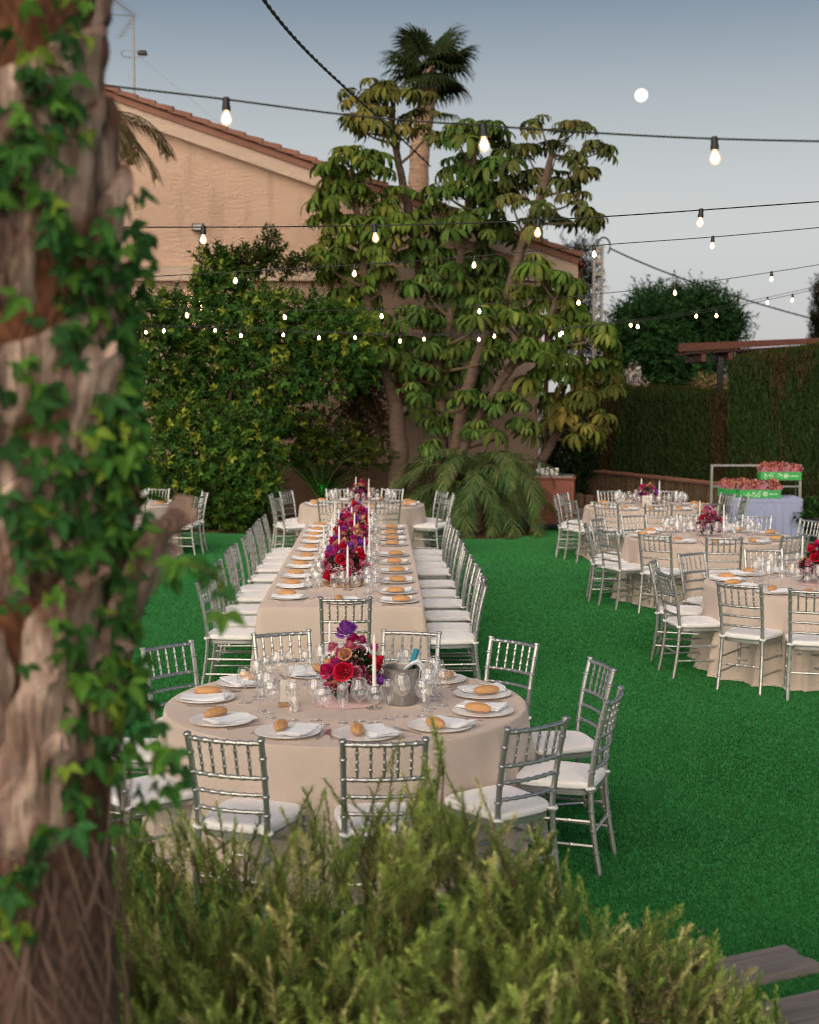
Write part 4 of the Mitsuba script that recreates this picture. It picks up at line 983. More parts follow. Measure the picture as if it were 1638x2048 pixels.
UMB = [('olive tall umbrella tree at back, top beside the fan palm', 27.6, [(-0.27, 27.1, 8.0, 0.57, 0.43),(-0.6, 27.28, 8.13, 0.48, 0.38),(-1.03, 27.96, 8.13, 0.29, 0.39),(0.3, 27.7, 7.89, 0.44, 0.39),(-0.55, 27.11, 7.55, 0.57, 0.38),(-0.94, 27.52, 7.53, 0.39, 0.34),(0.3, 27.57, 7.4, 0.39, 0.29),(-0.18, 27.19, 7.38, 0.38, 0.33),(-1.14, 27.88, 7.64, 0.2, 0.29)], [(0.25, 27.6, 4.62, 0.116),(0.11, 27.6, 5.48, 0.097),(-0.07, 27.6, 6.19, 0.082),(-0.21, 27.6, 6.89, 0.068),(-0.32, 27.6, 7.55, 0.058),(-0.35, 27.6, 7.87, 0.044)], (0.075, 0.075, 0.022), 0.9),('green umbrella tree in front of the roof edge, left of the palm trunk', 27.0, [(-1.09, 26.54, 6.67, 0.65, 0.42),(-1.48, 26.87, 6.54, 0.33, 0.38),(-0.69, 27.02, 6.71, 0.38, 0.43),(-1.2, 26.92, 6.23, 0.57, 0.38),(-1.68, 27.1, 5.98, 0.24, 0.29),(-0.84, 27.29, 6.1, 0.48, 0.34),(-1.52, 27.55, 5.75, 0.39, 0.39),(-0.73, 26.74, 5.61, 0.56, 0.38),(-1.12, 27.18, 5.52, 0.67, 0.48),(-1.5, 27.24, 5.16, 0.43, 0.38),(-0.55, 26.75, 5.11, 0.56, 0.38),(-1.64, 26.4, 4.94, 0.23, 0.23),(-1.14, 27.57, 4.86, 0.58, 0.39),(-0.27, 26.76, 5.66, 0.47, 0.38),(-0.46, 26.78, 4.56, 0.47, 0.38),(-1.14, 27.47, 4.23, 0.68, 0.34),(-1.5, 27.1, 3.98, 0.48, 0.29),(-0.84, 26.97, 3.83, 0.57, 0.38),(-1.23, 27.33, 3.61, 0.58, 0.34),(-0.68, 26.44, 3.34, 0.46, 0.37),(-0.18, 27.25, 6.18, 0.38, 0.34)], [(-0.23, 27.0, 0.57, 0.19),(-0.21, 27.0, 1.38, 0.176),(-0.23, 27.0, 2.04, 0.142),(-0.46, 27.0, 2.89, 0.104),(-0.7, 27.0, 3.64, 0.085),(-0.84, 27.0, 4.58, 0.071),(-0.91, 27.0, 5.5, 0.062),(-1.0, 27.0, 6.06, 0.057),(-1.06, 27.0, 6.61, 0.043)], (0.058, 0.085, 0.018), 1.0),('broad glossy green umbrella tree filling the middle of the planting', 27.2, [(1.32, 27.05, 7.31, 0.57, 0.38),(0.89, 26.71, 7.2, 0.38, 0.33),(1.71, 27.39, 7.14, 0.29, 0.43),(1.06, 27.72, 6.82, 0.58, 0.39),(1.5, 26.85, 6.59, 0.47, 0.42),(0.67, 27.36, 6.34, 0.38, 0.29),(1.04, 26.96, 6.14, 0.66, 0.43),(1.63, 27.49, 6.12, 0.48, 0.48),(0.49, 27.47, 5.74, 0.58, 0.43),(1.13, 26.86, 5.58, 0.66, 0.43),(1.73, 27.6, 5.57, 0.34, 0.44),(0.1, 27.39, 5.17, 0.48, 0.39),(0.68, 27.42, 4.99, 0.58, 0.39),(1.35, 27.58, 5.0, 0.58, 0.39),(0.29, 27.11, 4.49, 0.57, 0.38),(0.97, 27.51, 4.43, 0.58, 0.39),(1.55, 27.65, 4.53, 0.39, 0.39),(0.1, 26.72, 3.91, 0.47, 0.38),(0.78, 27.62, 3.86, 0.68, 0.39),(0.39, 27.07, 3.36, 0.57, 0.38),(1.05, 27.18, 3.27, 0.57, 0.33),(0.1, 26.78, 2.89, 0.47, 0.38),(0.78, 27.44, 2.71, 0.58, 0.39),(1.33, 26.95, 2.89, 0.47, 0.38),(0.4, 27.65, 2.32, 0.58, 0.34),(1.05, 26.93, 2.14, 0.47, 0.33),(-0.18, 27.27, 3.37, 0.38, 0.34),(0.58, 27.08, 1.85, 0.38, 0.29),(1.73, 27.34, 2.33, 0.38, 0.34),(1.24, 25.22, 3.74, 0.4, 0.31),(1.68, 25.21, 3.21, 0.4, 0.31),(1.08, 25.55, 2.33, 0.4, 0.31),(1.8, 25.55, 2.33, 0.4, 0.31),(0.55, 25.44, 1.53, 0.36, 0.27),(1.27, 25.65, 1.79, 0.36, 0.27),(1.96, 25.22, 1.89, 0.31, 0.27),(0.01, 25.61, 2.51, 0.32, 0.27)], [(0.58, 27.2, 0.8, 0.134),(0.63, 27.2, 1.56, 0.12),(0.58, 27.2, 2.71, 0.096),(0.77, 27.2, 3.84, 0.081),(0.96, 27.2, 4.97, 0.081),(1.09, 27.2, 5.9, 0.067),(1.19, 27.2, 6.64, 0.053),(1.23, 27.2, 7.2, 0.038)], (0.044, 0.076, 0.02), 1.0),('olive umbrella tree on a long thin leaning trunk, highest on the right', 26.3, [(2.38, 25.9, 7.23, 0.36, 0.26),(3.07, 26.86, 7.36, 0.42, 0.26),(2.2, 26.45, 6.8, 0.46, 0.33),(2.66, 26.43, 6.79, 0.56, 0.33),(3.44, 26.86, 6.95, 0.33, 0.38),(2.04, 26.64, 6.37, 0.42, 0.33),(2.59, 26.65, 6.37, 0.56, 0.37),(3.13, 25.76, 6.33, 0.36, 0.32),(1.87, 26.14, 5.94, 0.32, 0.32),(2.29, 25.8, 5.9, 0.45, 0.32),(2.88, 25.93, 5.92, 0.41, 0.32),(3.16, 25.96, 5.65, 0.27, 0.23),(2.51, 26.73, 5.75, 0.47, 0.23),(2.16, 25.85, 5.46, 0.27, 0.27)], [(0.8, 26.3, 0.95, 0.129),(1.07, 26.3, 2.51, 0.111),(1.52, 26.3, 3.7, 0.102),(1.84, 26.3, 4.34, 0.092),(2.02, 26.3, 4.97, 0.083),(2.2, 26.3, 5.51, 0.097),(2.42, 26.3, 6.14, 0.079),(2.55, 26.3, 6.68, 0.055),(2.6, 26.3, 7.04, 0.037)], (0.05, 0.06, 0.022), 0.95),('umbrella tree with yellowish leaves on a low leaning trunk by the cart', 25.8, [(2.28, 25.56, 4.68, 0.45, 0.31),(2.7, 25.79, 4.48, 0.36, 0.32),(2.11, 26.22, 4.24, 0.55, 0.37),(2.67, 26.36, 4.16, 0.56, 0.32),(3.0, 26.05, 4.32, 0.18, 0.27),(1.87, 25.46, 3.75, 0.45, 0.36),(2.45, 25.85, 3.68, 0.55, 0.36),(3.01, 26.05, 3.69, 0.46, 0.37),(2.13, 25.26, 3.22, 0.53, 0.31),(2.83, 26.02, 3.19, 0.55, 0.37),(3.32, 25.64, 3.49, 0.36, 0.32),(3.59, 25.91, 3.15, 0.23, 0.32),(2.56, 26.0, 2.79, 0.46, 0.32),(2.1, 26.0, 2.6, 0.37, 0.32),(1.63, 25.83, 3.32, 0.36, 0.32),(1.5, 25.87, 4.13, 0.27, 0.36)], [(0.65, 25.8, 0.66, 0.095),(0.87, 25.8, 1.16, 0.086),(1.19, 25.8, 1.88, 0.077),(1.5, 25.8, 2.42, 0.068),(1.99, 25.8, 3.14, 0.082),(2.31, 25.8, 3.5, 0.068),(2.53, 25.8, 3.81, 0.054),(2.62, 25.8, 4.13, 0.041)], (0.062, 0.09, 0.02), 1.0),('small umbrella tree leaning right behind the cart', 26.6, [(3.14, 26.24, 2.19, 0.42, 0.32),(3.51, 26.59, 2.0, 0.33, 0.33),(2.85, 26.15, 1.92, 0.37, 0.28),(3.69, 26.58, 2.47, 0.23, 0.28),(3.23, 26.64, 2.93, 0.47, 0.37),(3.59, 26.93, 2.7, 0.38, 0.38),(3.07, 26.47, 2.51, 0.47, 0.33),(3.21, 26.02, 1.74, 0.37, 0.27),(2.72, 26.63, 2.33, 0.37, 0.28)], [(2.44, 26.6, 1.16, 0.094),(2.67, 26.6, 1.54, 0.084),(2.88, 26.6, 1.91, 0.065),(3.04, 26.6, 2.28, 0.051),(3.18, 26.6, 2.7, 0.037)], (0.07, 0.075, 0.02), 1.0)]
BIG_SHRUB = [(-4.62, 25.49, 3.66, 0.54, 0.45),(-4.02, 26.24, 3.7, 0.65, 0.51),(-3.14, 25.74, 3.59, 0.72, 0.54),(-2.33, 25.73, 3.59, 0.72, 0.54),(-1.65, 26.47, 3.62, 0.56, 0.51),(-1.07, 25.75, 3.41, 0.45, 0.54),(-3.39, 25.69, 4.21, 0.45, 0.45),(-2.94, 25.69, 4.21, 0.32, 0.27),(-3.5, 25.87, 4.62, 0.32, 0.32),(-2.46, 25.33, 3.94, 0.4, 0.22),(-4.44, 25.97, 3.06, 0.64, 0.55),(-3.61, 26.49, 2.88, 0.84, 0.56),(-2.54, 25.99, 2.88, 0.82, 0.55),(-1.64, 26.24, 2.88, 0.65, 0.55),(-1.01, 26.53, 3.07, 0.37, 0.47),(-4.71, 26.38, 2.33, 0.56, 0.56),(-3.86, 26.24, 2.15, 0.74, 0.55),(-2.95, 26.34, 2.15, 0.74, 0.56),(-2.35, 26.35, 2.28, 0.42, 0.37),(-4.39, 25.56, 1.62, 0.54, 0.54),(-3.63, 25.87, 1.43, 0.73, 0.55),(-2.88, 25.68, 1.61, 0.54, 0.54),(-3.95, 25.57, 0.9, 0.63, 0.54),(-3.2, 26.0, 0.78, 0.73, 0.55),(-2.75, 25.65, 0.8, 0.36, 0.45),(-3.67, 26.07, 0.31, 0.55, 0.37),(-3.11, 26.02, 0.23, 0.46, 0.37),(-4.54, 25.35, 0.91, 0.53, 0.53),(-2.67, 25.82, 1.43, 0.32, 0.36),(-4.53, 25.75, 3.93, 0.32, 0.2)]
SHRUB_TWIGS = [(-2.58, 26.12, 4.96, 0.2, 0.37),(-2.86, 25.75, 4.74, 0.18, 0.36),(-3.13, 25.8, 4.62, 0.23, 0.27),(-2.21, 26.01, 4.63, 0.27, 0.15),(-1.89, 25.94, 4.67, 0.23, 0.11),(-3.53, 26.1, 4.77, 0.18, 0.23)]
SIDE_SHRUB = [(-1.58, 26.67, 1.68, 0.42, 0.33),(-2.04, 26.56, 1.68, 0.33, 0.37),(-1.14, 27.15, 1.33, 0.38, 0.24),(-0.74, 26.6, 1.26, 0.28, 0.19),(-1.76, 26.52, 1.31, 0.37, 0.28)]
DRY_SHRUB = [(-0.81, 27.47, 2.61, 0.29, 0.58),(-0.96, 27.5, 2.04, 0.34, 0.44),(-0.57, 27.44, 1.85, 0.19, 0.34),(-0.71, 27.62, 3.09, 0.24, 0.39),(-1.06, 27.86, 2.42, 0.24, 0.39)]
DARK_SHRUB = [(3.3, 32.25, 1.17, 0.45, 0.57),(3.82, 32.83, 0.8, 0.52, 0.69),(4.41, 33.34, 0.78, 0.47, 0.7),(4.28, 33.77, 1.47, 0.59, 0.59),(4.73, 34.0, 1.1, 0.3, 0.84),(3.54, 32.29, 0.26, 0.45, 0.45),(4.32, 33.07, 0.15, 0.47, 0.35)]
ACACIA = [(7.84, 43.14, 4.66, 1.06, 0.68),(6.69, 40.66, 4.25, 0.79, 0.64),(8.57, 42.26, 4.46, 0.82, 0.67),(6.18, 41.02, 3.84, 0.65, 0.58),(7.64, 42.8, 3.75, 1.2, 0.68),(9.1, 43.31, 3.91, 0.76, 0.53),(6.79, 42.11, 3.29, 0.89, 0.59),(7.81, 40.53, 3.18, 1.0, 0.5),(5.85, 40.69, 3.26, 0.43, 0.5),(8.9, 41.75, 4.58, 0.59, 0.44),(7.22, 43.04, 4.95, 0.53, 0.45),(8.13, 41.21, 4.98, 0.58, 0.36)]
ACACIA_T = [(7.46, 42.0, 1.38, 0.295),(7.4, 42.0, 2.41, 0.251),(7.33, 42.0, 3.14, 0.192),(7.35, 42.0, 3.87, 0.118)]
ACACIA_L = [[(7.4, 42.0, 2.41, 0.162),(8.1, 42.0, 2.85, 0.118),(8.68, 42.0, 3.43, 0.074)], [(7.37, 42.0, 2.55, 0.148),(6.93, 42.0, 2.92, 0.103),(6.55, 42.0, 3.5, 0.066)], [(7.4, 42.0, 2.48, 0.133),(7.73, 42.0, 3.07, 0.089),(7.94, 42.0, 3.87, 0.059)]]
PINE = [(4.48, 40.2, 6.45, 0.28, 0.23),(4.87, 39.89, 6.41, 0.31, 0.31),(4.64, 39.72, 5.85, 0.42, 0.42),(5.06, 40.24, 5.62, 0.28, 0.57),(4.59, 39.77, 5.03, 0.42, 0.56),(4.95, 39.85, 4.62, 0.35, 0.56),(4.8, 40.32, 3.95, 0.43, 0.57)]
OLEANDER = [(6.04, 39.99, 2.69, 0.35, 0.39),(5.81, 40.34, 2.41, 0.35, 0.28),(6.39, 40.02, 2.48, 0.28, 0.23)]
DRYPALM = [(8.35, 39.66, 2.48, 0.42, 0.25),(8.13, 39.94, 2.41, 0.28, 0.17)]
CYPRESS = [(11.4, 40.15, 5.06, 0.11, 0.42),(11.39, 40.03, 4.36, 0.17, 0.42),(11.47, 40.19, 3.81, 0.2, 0.42),(11.32, 39.8, 5.38, 0.06, 0.17)]


def spline(P, n=24):
    from scipy.interpolate import PchipInterpolator
    P = np.array(P, float); q = np.concatenate([[0], np.cumsum(np.linalg.norm(np.diff(P[:, :3], axis=0), axis=1))])
    return PchipInterpolator(q, P)(np.linspace(0, q[-1], n))


def whorl(seed, col, size):
    """An umbrella leaf: drooping leaflets round the end of a stalk."""
    r = np.random.default_rng(seed)
    b = MB(); n = int(r.integers(9, 14)); a0 = r.uniform(0, 6.28)
    for k in range(n):
        a = a0 + k * 2 * np.pi / n + r.uniform(-.12, .12)
        L = size * r.uniform(0.27, 0.40); W = L * r.uniform(0.105, 0.14)
        m = 6; s = np.linspace(0, 1, m)
        ang = np.radians(r.uniform(12, 34)) - np.radians(r.uniform(112, 150)) * s ** 0.75
        dr_, dz = np.cos(ang), np.sin(ang)
        rr = np.concatenate([[0.02], 0.02 + np.cumsum(dr_[:-1]) * L / (m - 1)]); zz = np.concatenate([[0], np.cumsum(dz[:-1]) * L / (m - 1)])
        w = W * np.array([0.22, 0.7, 0.95, 1.0, 0.85, 0.12])
        ca, sa = math.cos(a), math.sin(a)
        fold = 0.42 * w
        V = []
        tw = r.uniform(-.25, .25)
        for q, fz in ((-1, 1), (0, 0), (1, 1)):
            off = q * w
            V.append(np.stack([rr * ca - off * sa, rr * sa + off * ca, zz - fz * fold * np.cos(ang) + q * tw * w], 1))
        V = np.stack(V, 1).reshape(-1, 3)
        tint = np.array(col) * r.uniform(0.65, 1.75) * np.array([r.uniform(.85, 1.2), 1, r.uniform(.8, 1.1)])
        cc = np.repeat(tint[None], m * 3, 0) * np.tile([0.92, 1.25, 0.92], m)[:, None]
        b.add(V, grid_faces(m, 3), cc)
    g = tube([[0, 0, 0], [r.uniform(-.06, .06), r.uniform(-.06, .06), -0.26 * size]], [0.007, 0.008], 4, False)
    b.add(*g, np.array([0.10, 0.085, 0.03]))
    return b


WH = {}
for ti, (label, Y, clumps, trunk, col, size) in enumerate(UMB):
    spots = []
    k = tag(numbered('umbrella_tree'), label, 'tree')
    for q in range(6):
        warm = [1.0, 1.0, 1.25, 0.8, 1.1, 1.5][q]
        c = np.array(col) * np.array([1.15 if q in (2, 5) else 0.9, 1.0, 1.0]) * warm
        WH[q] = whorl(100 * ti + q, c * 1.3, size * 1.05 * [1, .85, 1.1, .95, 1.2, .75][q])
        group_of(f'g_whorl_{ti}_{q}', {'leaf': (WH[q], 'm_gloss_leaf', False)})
    tr = spline(trunk, 26)
    tr[:, :3] += rng.normal(0, 0.012, (26, 3))
    obj('trunk', tube(tr[:, :3], tr[:, 3], 12), 'm_bark', k, True)
    br = MB()
    for (cx, cy, cz, rx, rz) in clumps:
        c0 = np.array([cx, cy, cz])
        low = tr[tr[:, 2] < cz - 0.05] if (tr[:, 2] < cz - 0.05).any() else tr[:1]
        j = low[np.argmin(np.linalg.norm(low[:, :3] - (c0 - [0, 0, 0.45]), axis=1))]
        mid = j[:3] * 0.45 + c0 * 0.55 + np.array([0, 0, -0.10])
        br.add(*tube(spline([np.append(j[:3], min(j[3] * 0.6, 0.035)), np.append(mid, 0.020), np.append(c0 - [0, 0, 0.08], 0.014)], 8)[:, :3], np.linspace(min(j[3] * 0.6, 0.035), 0.012, 8), 6, False), np.array([0.17, 0.12, 0.08]))
        n = int(np.clip(rx * rz * (46 if ti in (0, 3) else 66), 6, 22))
        for q in range(n):
            u = unit(1)[0]; u[2] = abs(u[2]) * 1.3 - 0.55; u[1] = -abs(u[1]) if rng.random() < 0.6 else u[1]
            p = c0 + u * np.array([rx, (rx + rz) * 0.45, rz]) * rng.uniform(0.6, 1.0)
            br.add(*tube([c0 - [0, 0, 0.08], (c0 + p) / 2 + [0, 0, -0.02], p], [0.008, 0.007, 0.006], 4, False), np.array([0.12, 0.11, 0.045]))
            tilt = T().translate(list(p)).rotate([-u[1], u[0], 0.001], float(np.degrees(math.asin(min(1, math.hypot(u[0], u[1])))) * 0.35)).rotate([0, 0, 1], float(rng.uniform(0, 360))).scale(float(rng.uniform(0.6, 1.25)))
            spots.append((p[1], int(rng.integers(6)), tilt))
    spots.sort(key=lambda q: q[0])
    more_ = MB()
    for q, (_, wi, m) in enumerate(spots):
        if q < 300:
            put(f'g_whorl_{ti}_{wi}', k + '__leaf', m)
        else:
            v, f, c = WH[wi].arrays(); M4 = np.array(m.matrix)
            more_.add(v @ M4[:3, :3].T + M4[:3, 3], f, c)
    if more_.n:
        tag(obj('inner_leaves', more_, 'm_gloss_leaf', k), None, None, None, 'stuff')
    obj('branches', br, 'm_matte', k)

shrub('broad_shrub', 'tall dense dark green citrus shrub with yellow leaf tips covering the house wall', BIG_SHRUB, 4500, 0.12,
      [(0.046, 0.115, 0.026), (0.062, 0.145, 0.032), (0.11, 0.20, 0.034), (0.052, 0.125, 0.028), (0.048, 0.13, 0.034), (0.075, 0.16, 0.032), (0.055, 0.13, 0.03), (0.26, 0.31, 0.045)],
      inner=0.35, trunks=[[(-3.6, 25.9, 0, .07), (-3.5, 25.9, 1.4, .05), (-3.2, 25.8, 2.6, .03)], [(-2.7, 25.9, 0, .06), (-2.8, 25.9, 1.5, .05), (-3.0, 25.8, 3.0, .02)]])
shrub('thin_shrub', 'loose twiggy shrub tips standing above the big shrub against the wall', SHRUB_TWIGS, 240, 0.10, [(0.03, 0.065, 0.014), (0.05, 0.085, 0.018)], up=1.2, trunks=[[(-2.6, 26, 0, .04), (-2.6, 26, 3.0, .03), (-2.6, 26, 4.8, .012)]])
shrub('low_shrub', 'low yellowish green shrub in front of the bare wall', SIDE_SHRUB, 330, 0.10, [(0.035, 0.07, 0.012), (0.11, 0.14, 0.015), (0.03, 0.06, 0.013)], trunks=[[(-1.5, 26.8, 0, .03), (-1.6, 26.8, 1.3, .015)]])
shrub('dry_shrub', 'brown thin shrub hanging between the big shrub and the tree trunk', DRY_SHRUB, 420, 0.075, [(0.05, 0.035, 0.018), (0.035, 0.04, 0.014), (0.065, 0.04, 0.024)], up=-0.1, trunks=[[(-0.85, 27.7, 0, .03), (-0.8, 27.7, 2.6, .02)]])
shrub('dark_shrub', 'mass of dark shrubs in the corner behind the cart', DARK_SHRUB, 900, 0.12, [(0.018, 0.042, 0.016), (0.024, 0.055, 0.018)], cat='shrub')
shrub('round_tree', 'dark green round feathery tree beyond the hedge', ACACIA, 5200, 0.13, [(0.028, 0.078, 0.026), (0.038, 0.10, 0.03), (0.022, 0.06, 0.02)], cat='tree', per=14, span=0.55, up=0.1, inner=0.4, wide=0.7,
      trunks=[ACACIA_T] + ACACIA_L)
shrub('pine_tree', 'thin dark pine behind the concrete post', PINE, 480, 0.13, [(0.022, 0.03, 0.016), (0.03, 0.034, 0.02)], cat='tree', per=10, up=0.5, wide=0.35, inner=0.5, trunks=[[(4.75, 40, 0, .12), (4.8, 40, 4, .09), (4.7, 40, 6.6, .03)]])
shrub('oleander', 'white flowering shrub peeping over the hedge', OLEANDER, 260, 0.11, [(0.75, 0.70, 0.66), (0.6, 0.5, 0.48), (0.05, 0.07, 0.03), (0.7, 0.66, 0.62)], trunks=[[(6.1, 40, 0, .06), (6.1, 40, 2.5, .03)]])
shrub('dry_palm', 'pale dry palm tuft between the hedge top and the pergola post', DRYPALM, 130, 0.30, [(0.40, 0.28, 0.15), (0.30, 0.26, 0.12)], cat='palm', per=7, up=1.0, wide=0.25)
shrub('cypress', 'narrow dark cypress at the right edge of the sky', CYPRESS, 420, 0.12, [(0.016, 0.022, 0.013), (0.022, 0.030, 0.016)], cat='tree', up=2.0, wide=0.4, inner=0.5, trunks=[[(11.5, 40, 0, .1), (11.5, 40, 4, .06)]])
shrub('pot_plant', 'small green plant beside the lilac table at the right', [(6.62, 23.2, 0.42, 0.16, 0.2), (6.78, 23.1, 0.3, 0.12, 0.15)], 70, 0.12, [(0.03, 0.09, 0.025), (0.045, 0.12, 0.03)], cat='plant', up=1.0, trunks=[[(6.65, 23.2, 0, .015), (6.65, 23.2, .4, .01)]])
shrub('bed_seedling', 'small green sprout at the front of the mulch bed', [(-3.15, 25.1, 0.30, 0.16, 0.22)], 34, 0.12, [(0.04, 0.10, 0.02), (0.07, 0.13, 0.02)], cat='plant', up=0.6)


def frond(P, leaflet, pairs, droop, cols, width=0.013, r0=0.014, fan=0.75, seed=0, keel=0.35):
    """A feather leaf along the points P: a tapering midrib and pairs of narrow leaflets."""
    r = np.random.default_rng(seed)
    q = spline(np.column_stack([P, np.zeros(len(P))]), 26)[:, :3]
    b = MB()
    b.add(*tube(q, np.linspace(r0, 0.003, 26), 5, False), np.array([0.13, 0.14, 0.045]))
    t = np.linspace(0.16, 0.995, pairs)
    s = np.linspace(0, 1, 26)
    pos = np.stack([np.interp(t, s, q[:, k]) for k in range(3)], 1)
    tan = np.stack([np.interp(t, s, np.gradient(q[:, k])) for k in range(3)], 1); tan /= np.linalg.norm(tan, axis=1, keepdims=True)
    side = np.cross(tan, [0, 0, 1.0]); side /= np.linalg.norm(side, axis=1, keepdims=True) + 1e-9
    nor = np.cross(side, tan)
    L = leaflet * (np.sin(np.pi * np.clip(t * 0.93 + 0.10, 0, 1)) ** 0.55 + 0.1)
    for sg_ in (-1, 1):
        d = side * sg_ + tan * (fan + 0.5 * t[:, None]) + nor * keel + r.normal(0, 0.10, (pairs, 3)); d /= np.linalg.norm(d, axis=1, keepdims=True)
        tv = []
        w = width
        x = np.cross(d, nor); x /= np.linalg.norm(x, axis=1, keepdims=True) + 1e-9
        l = (L * r.uniform(0.85, 1.1, pairs))[:, None]
        m1 = pos + d * l * 0.5 + np.array([0, 0, -1.0]) * droop * l * 0.16
        m2 = pos + d * l * 0.95 + np.array([0, 0, -1.0]) * droop * l * 0.55
        V = np.stack([pos - x * w * 0.4, pos + x * w * 0.4, m1 + x * w * 0.5, m1 - x * w * 0.5, m2], 1).reshape(-1, 3)
        F = (np.array([[0, 1, 2], [0, 2, 3], [3, 2, 4]])[None] + (np.arange(pairs) * 5)[:, None, None]).reshape(-1, 3)
        c = np.array(cols)[r.integers(0, len(cols), pairs)] * r.uniform(0.75, 1.3, (pairs, 1))
        b.add(V, F, np.repeat(c, 5, 0))
    return b


def feather_palm(name, label, x, y, z, n, L, rise, cols, leaflet, pairs, droop, stem=0.12, spread=(0, 360), up=(20, 75), kk=0, tilt_end=-62, width=0.016):
    k = tag(numbered(name), label, 'palm')
    obj('trunk', tube(np.array([[x, y, 0], [x, y, max(z * 0.6, 0.05)], [x, y, z + 0.05]]), [stem * 1.1, stem, stem * 0.8], 12), 'm_palmbark', k, True)
    for i in range(n):
        a = math.radians(rng.uniform(*spread)) if i % 2 else math.radians(spread[0] + (spread[1] - spread[0]) * i / n + rng.uniform(-9, 9))
        e0 = math.radians(rng.uniform(*up)); l = L * rng.uniform(0.8, 1.1)
        s = np.linspace(0, 1, 12)
        e = e0 + (math.radians(tilt_end) - e0) * s ** rise
        h = np.concatenate([[0], np.cumsum(np.cos(e[:-1]) * l / 11)]); v = np.concatenate([[0], np.cumsum(np.sin(e[:-1]) * l / 11)])
        bend = rng.uniform(-0.35, 0.35) * s ** 2
        P = np.stack([x + h * np.cos(a + bend), y + h * np.sin(a + bend), np.maximum(z + v, 0.04)], 1)
        obj('frond', frond(P, leaflet, pairs, droop, cols, width=width, seed=kk * 100 + i), 'm_leaf', k)
    return k


PG = [(0.065, 0.13, 0.05), (0.085, 0.165, 0.06), (0.115, 0.19, 0.065), (0.17, 0.20, 0.075)]
feather_palm('feather_palm', 'low bushy palm with arching drooping fronds at the lawn edge beside the cart', 1.22, 25.45, 0.74, 54, 2.3, 0.9, PG, 0.34, 48, 1.0, 0.10, up=(-8, 88), kk=1, tilt_end=-88, width=0.018)
feather_palm('cycad', 'upright dark green cycad behind the far round table', -1.65, 26.4, 0.40, 26, 1.55, 1.8, [(0.022, 0.050, 0.016), (0.03, 0.065, 0.02), (0.045, 0.08, 0.025)], 0.17, 52, 0.2, 0.14, up=(38, 86), kk=2, tilt_end=-25)
feather_palm('small_palm', 'small bright green palm right of the straight trunk', 0.28, 26.2, 0.42, 11, 0.75, 1.4, [(0.05, 0.11, 0.03), (0.07, 0.14, 0.035)], 0.17, 22, 0.3, 0.07, up=(25, 80), kk=3)
feather_palm('small_palm', 'small green palm behind the right end of the far round table', 0.62, 25.9, 0.30, 11, 0.80, 1.4, [(0.045, 0.10, 0.03), (0.06, 0.12, 0.03)], 0.18, 22, 0.3, 0.09, up=(25, 80), kk=4)
feather_palm('tall_palm', 'dry hanging palm fronds beside the gable, mostly behind the ivy trunk', -5.35, 24.5, 7.0, 12, 1.7, 0.8, [(0.11, 0.085, 0.04), (0.075, 0.07, 0.03), (0.14, 0.11, 0.055)], 0.42, 44, 1.6, 0.14, up=(-5, 50), kk=5, tilt_end=-80)
t = tag(numbered('garden_spot'), 'small green garden spot lamp glowing at the foot of the cycad', 'garden lamp')
obj('body', tube([[-1.62, 25.72, 0.02], [-1.62, 25.74, 0.40], [-1.63, 25.80, 0.52]], 0.035, 10), 'm_black', t, 40)
k = obj('lens', lathe([(0.032, 0.0), (0.028, 0.008), (0.001, 0.012)], 12), 'm_filament', t, m=T().translate([-1.632, 25.806, 0.523]).rotate([1, 0, 0], -30))
scene[k]['emitter'] = {'type': 'area', 'radiance': rgb(0.2, 9.0, 1.5)}


def fan_leaf(seed, dead=False):
    r = np.random.default_rng(seed)
    b = MB(); n = 34; R0 = 0.95
    for i in range(n):
        a = math.radians(-150 + 300 * i / (n - 1)) + r.uniform(-.03, .03)
        s = np.array([0.0, 0.35, 0.62, 0.84, 1.0]); L = R0 * r.uniform(0.86, 1.05) * (0.78 + 0.22 * math.cos(a / 2))
        w = np.array([0.012, 0.042, 0.036, 0.016, 0.002])
        rad = L * np.minimum(s, 0.86 + 0.04 * s); dz = -L * (0.05 * s + 0.45 * np.clip(s - 0.58, 0, 1) ** 1.4 * 2) - 0.10 * abs(math.sin(a)) * s
        d = np.array([math.cos(a), math.sin(a)]); p = np.array([-d[1], d[0]])
        V = []
        for q in (-1, 0, 1):
            V.append(np.column_stack([rad * d[0] + q * w * p[0], rad * d[1] + q * w * p[1], dz + (0.018 if q == 0 else 0) * (1 - s)]))
        c = np.array([0.034, 0.052, 0.020]) if not dead else np.array([0.13, 0.09, 0.05])
        b.add(np.stack(V, 1).reshape(-1, 3), grid_faces(5, 3), np.repeat((c * r.uniform(0.75, 1.3))[None], 15, 0))
    b.add(*tube([[0, 0, 0], [-0.5, 0, -0.03], [-0.95, 0, -0.16]], [0.014, 0.018, 0.03], 5, False), np.array([0.10, 0.095, 0.03]))
    return b


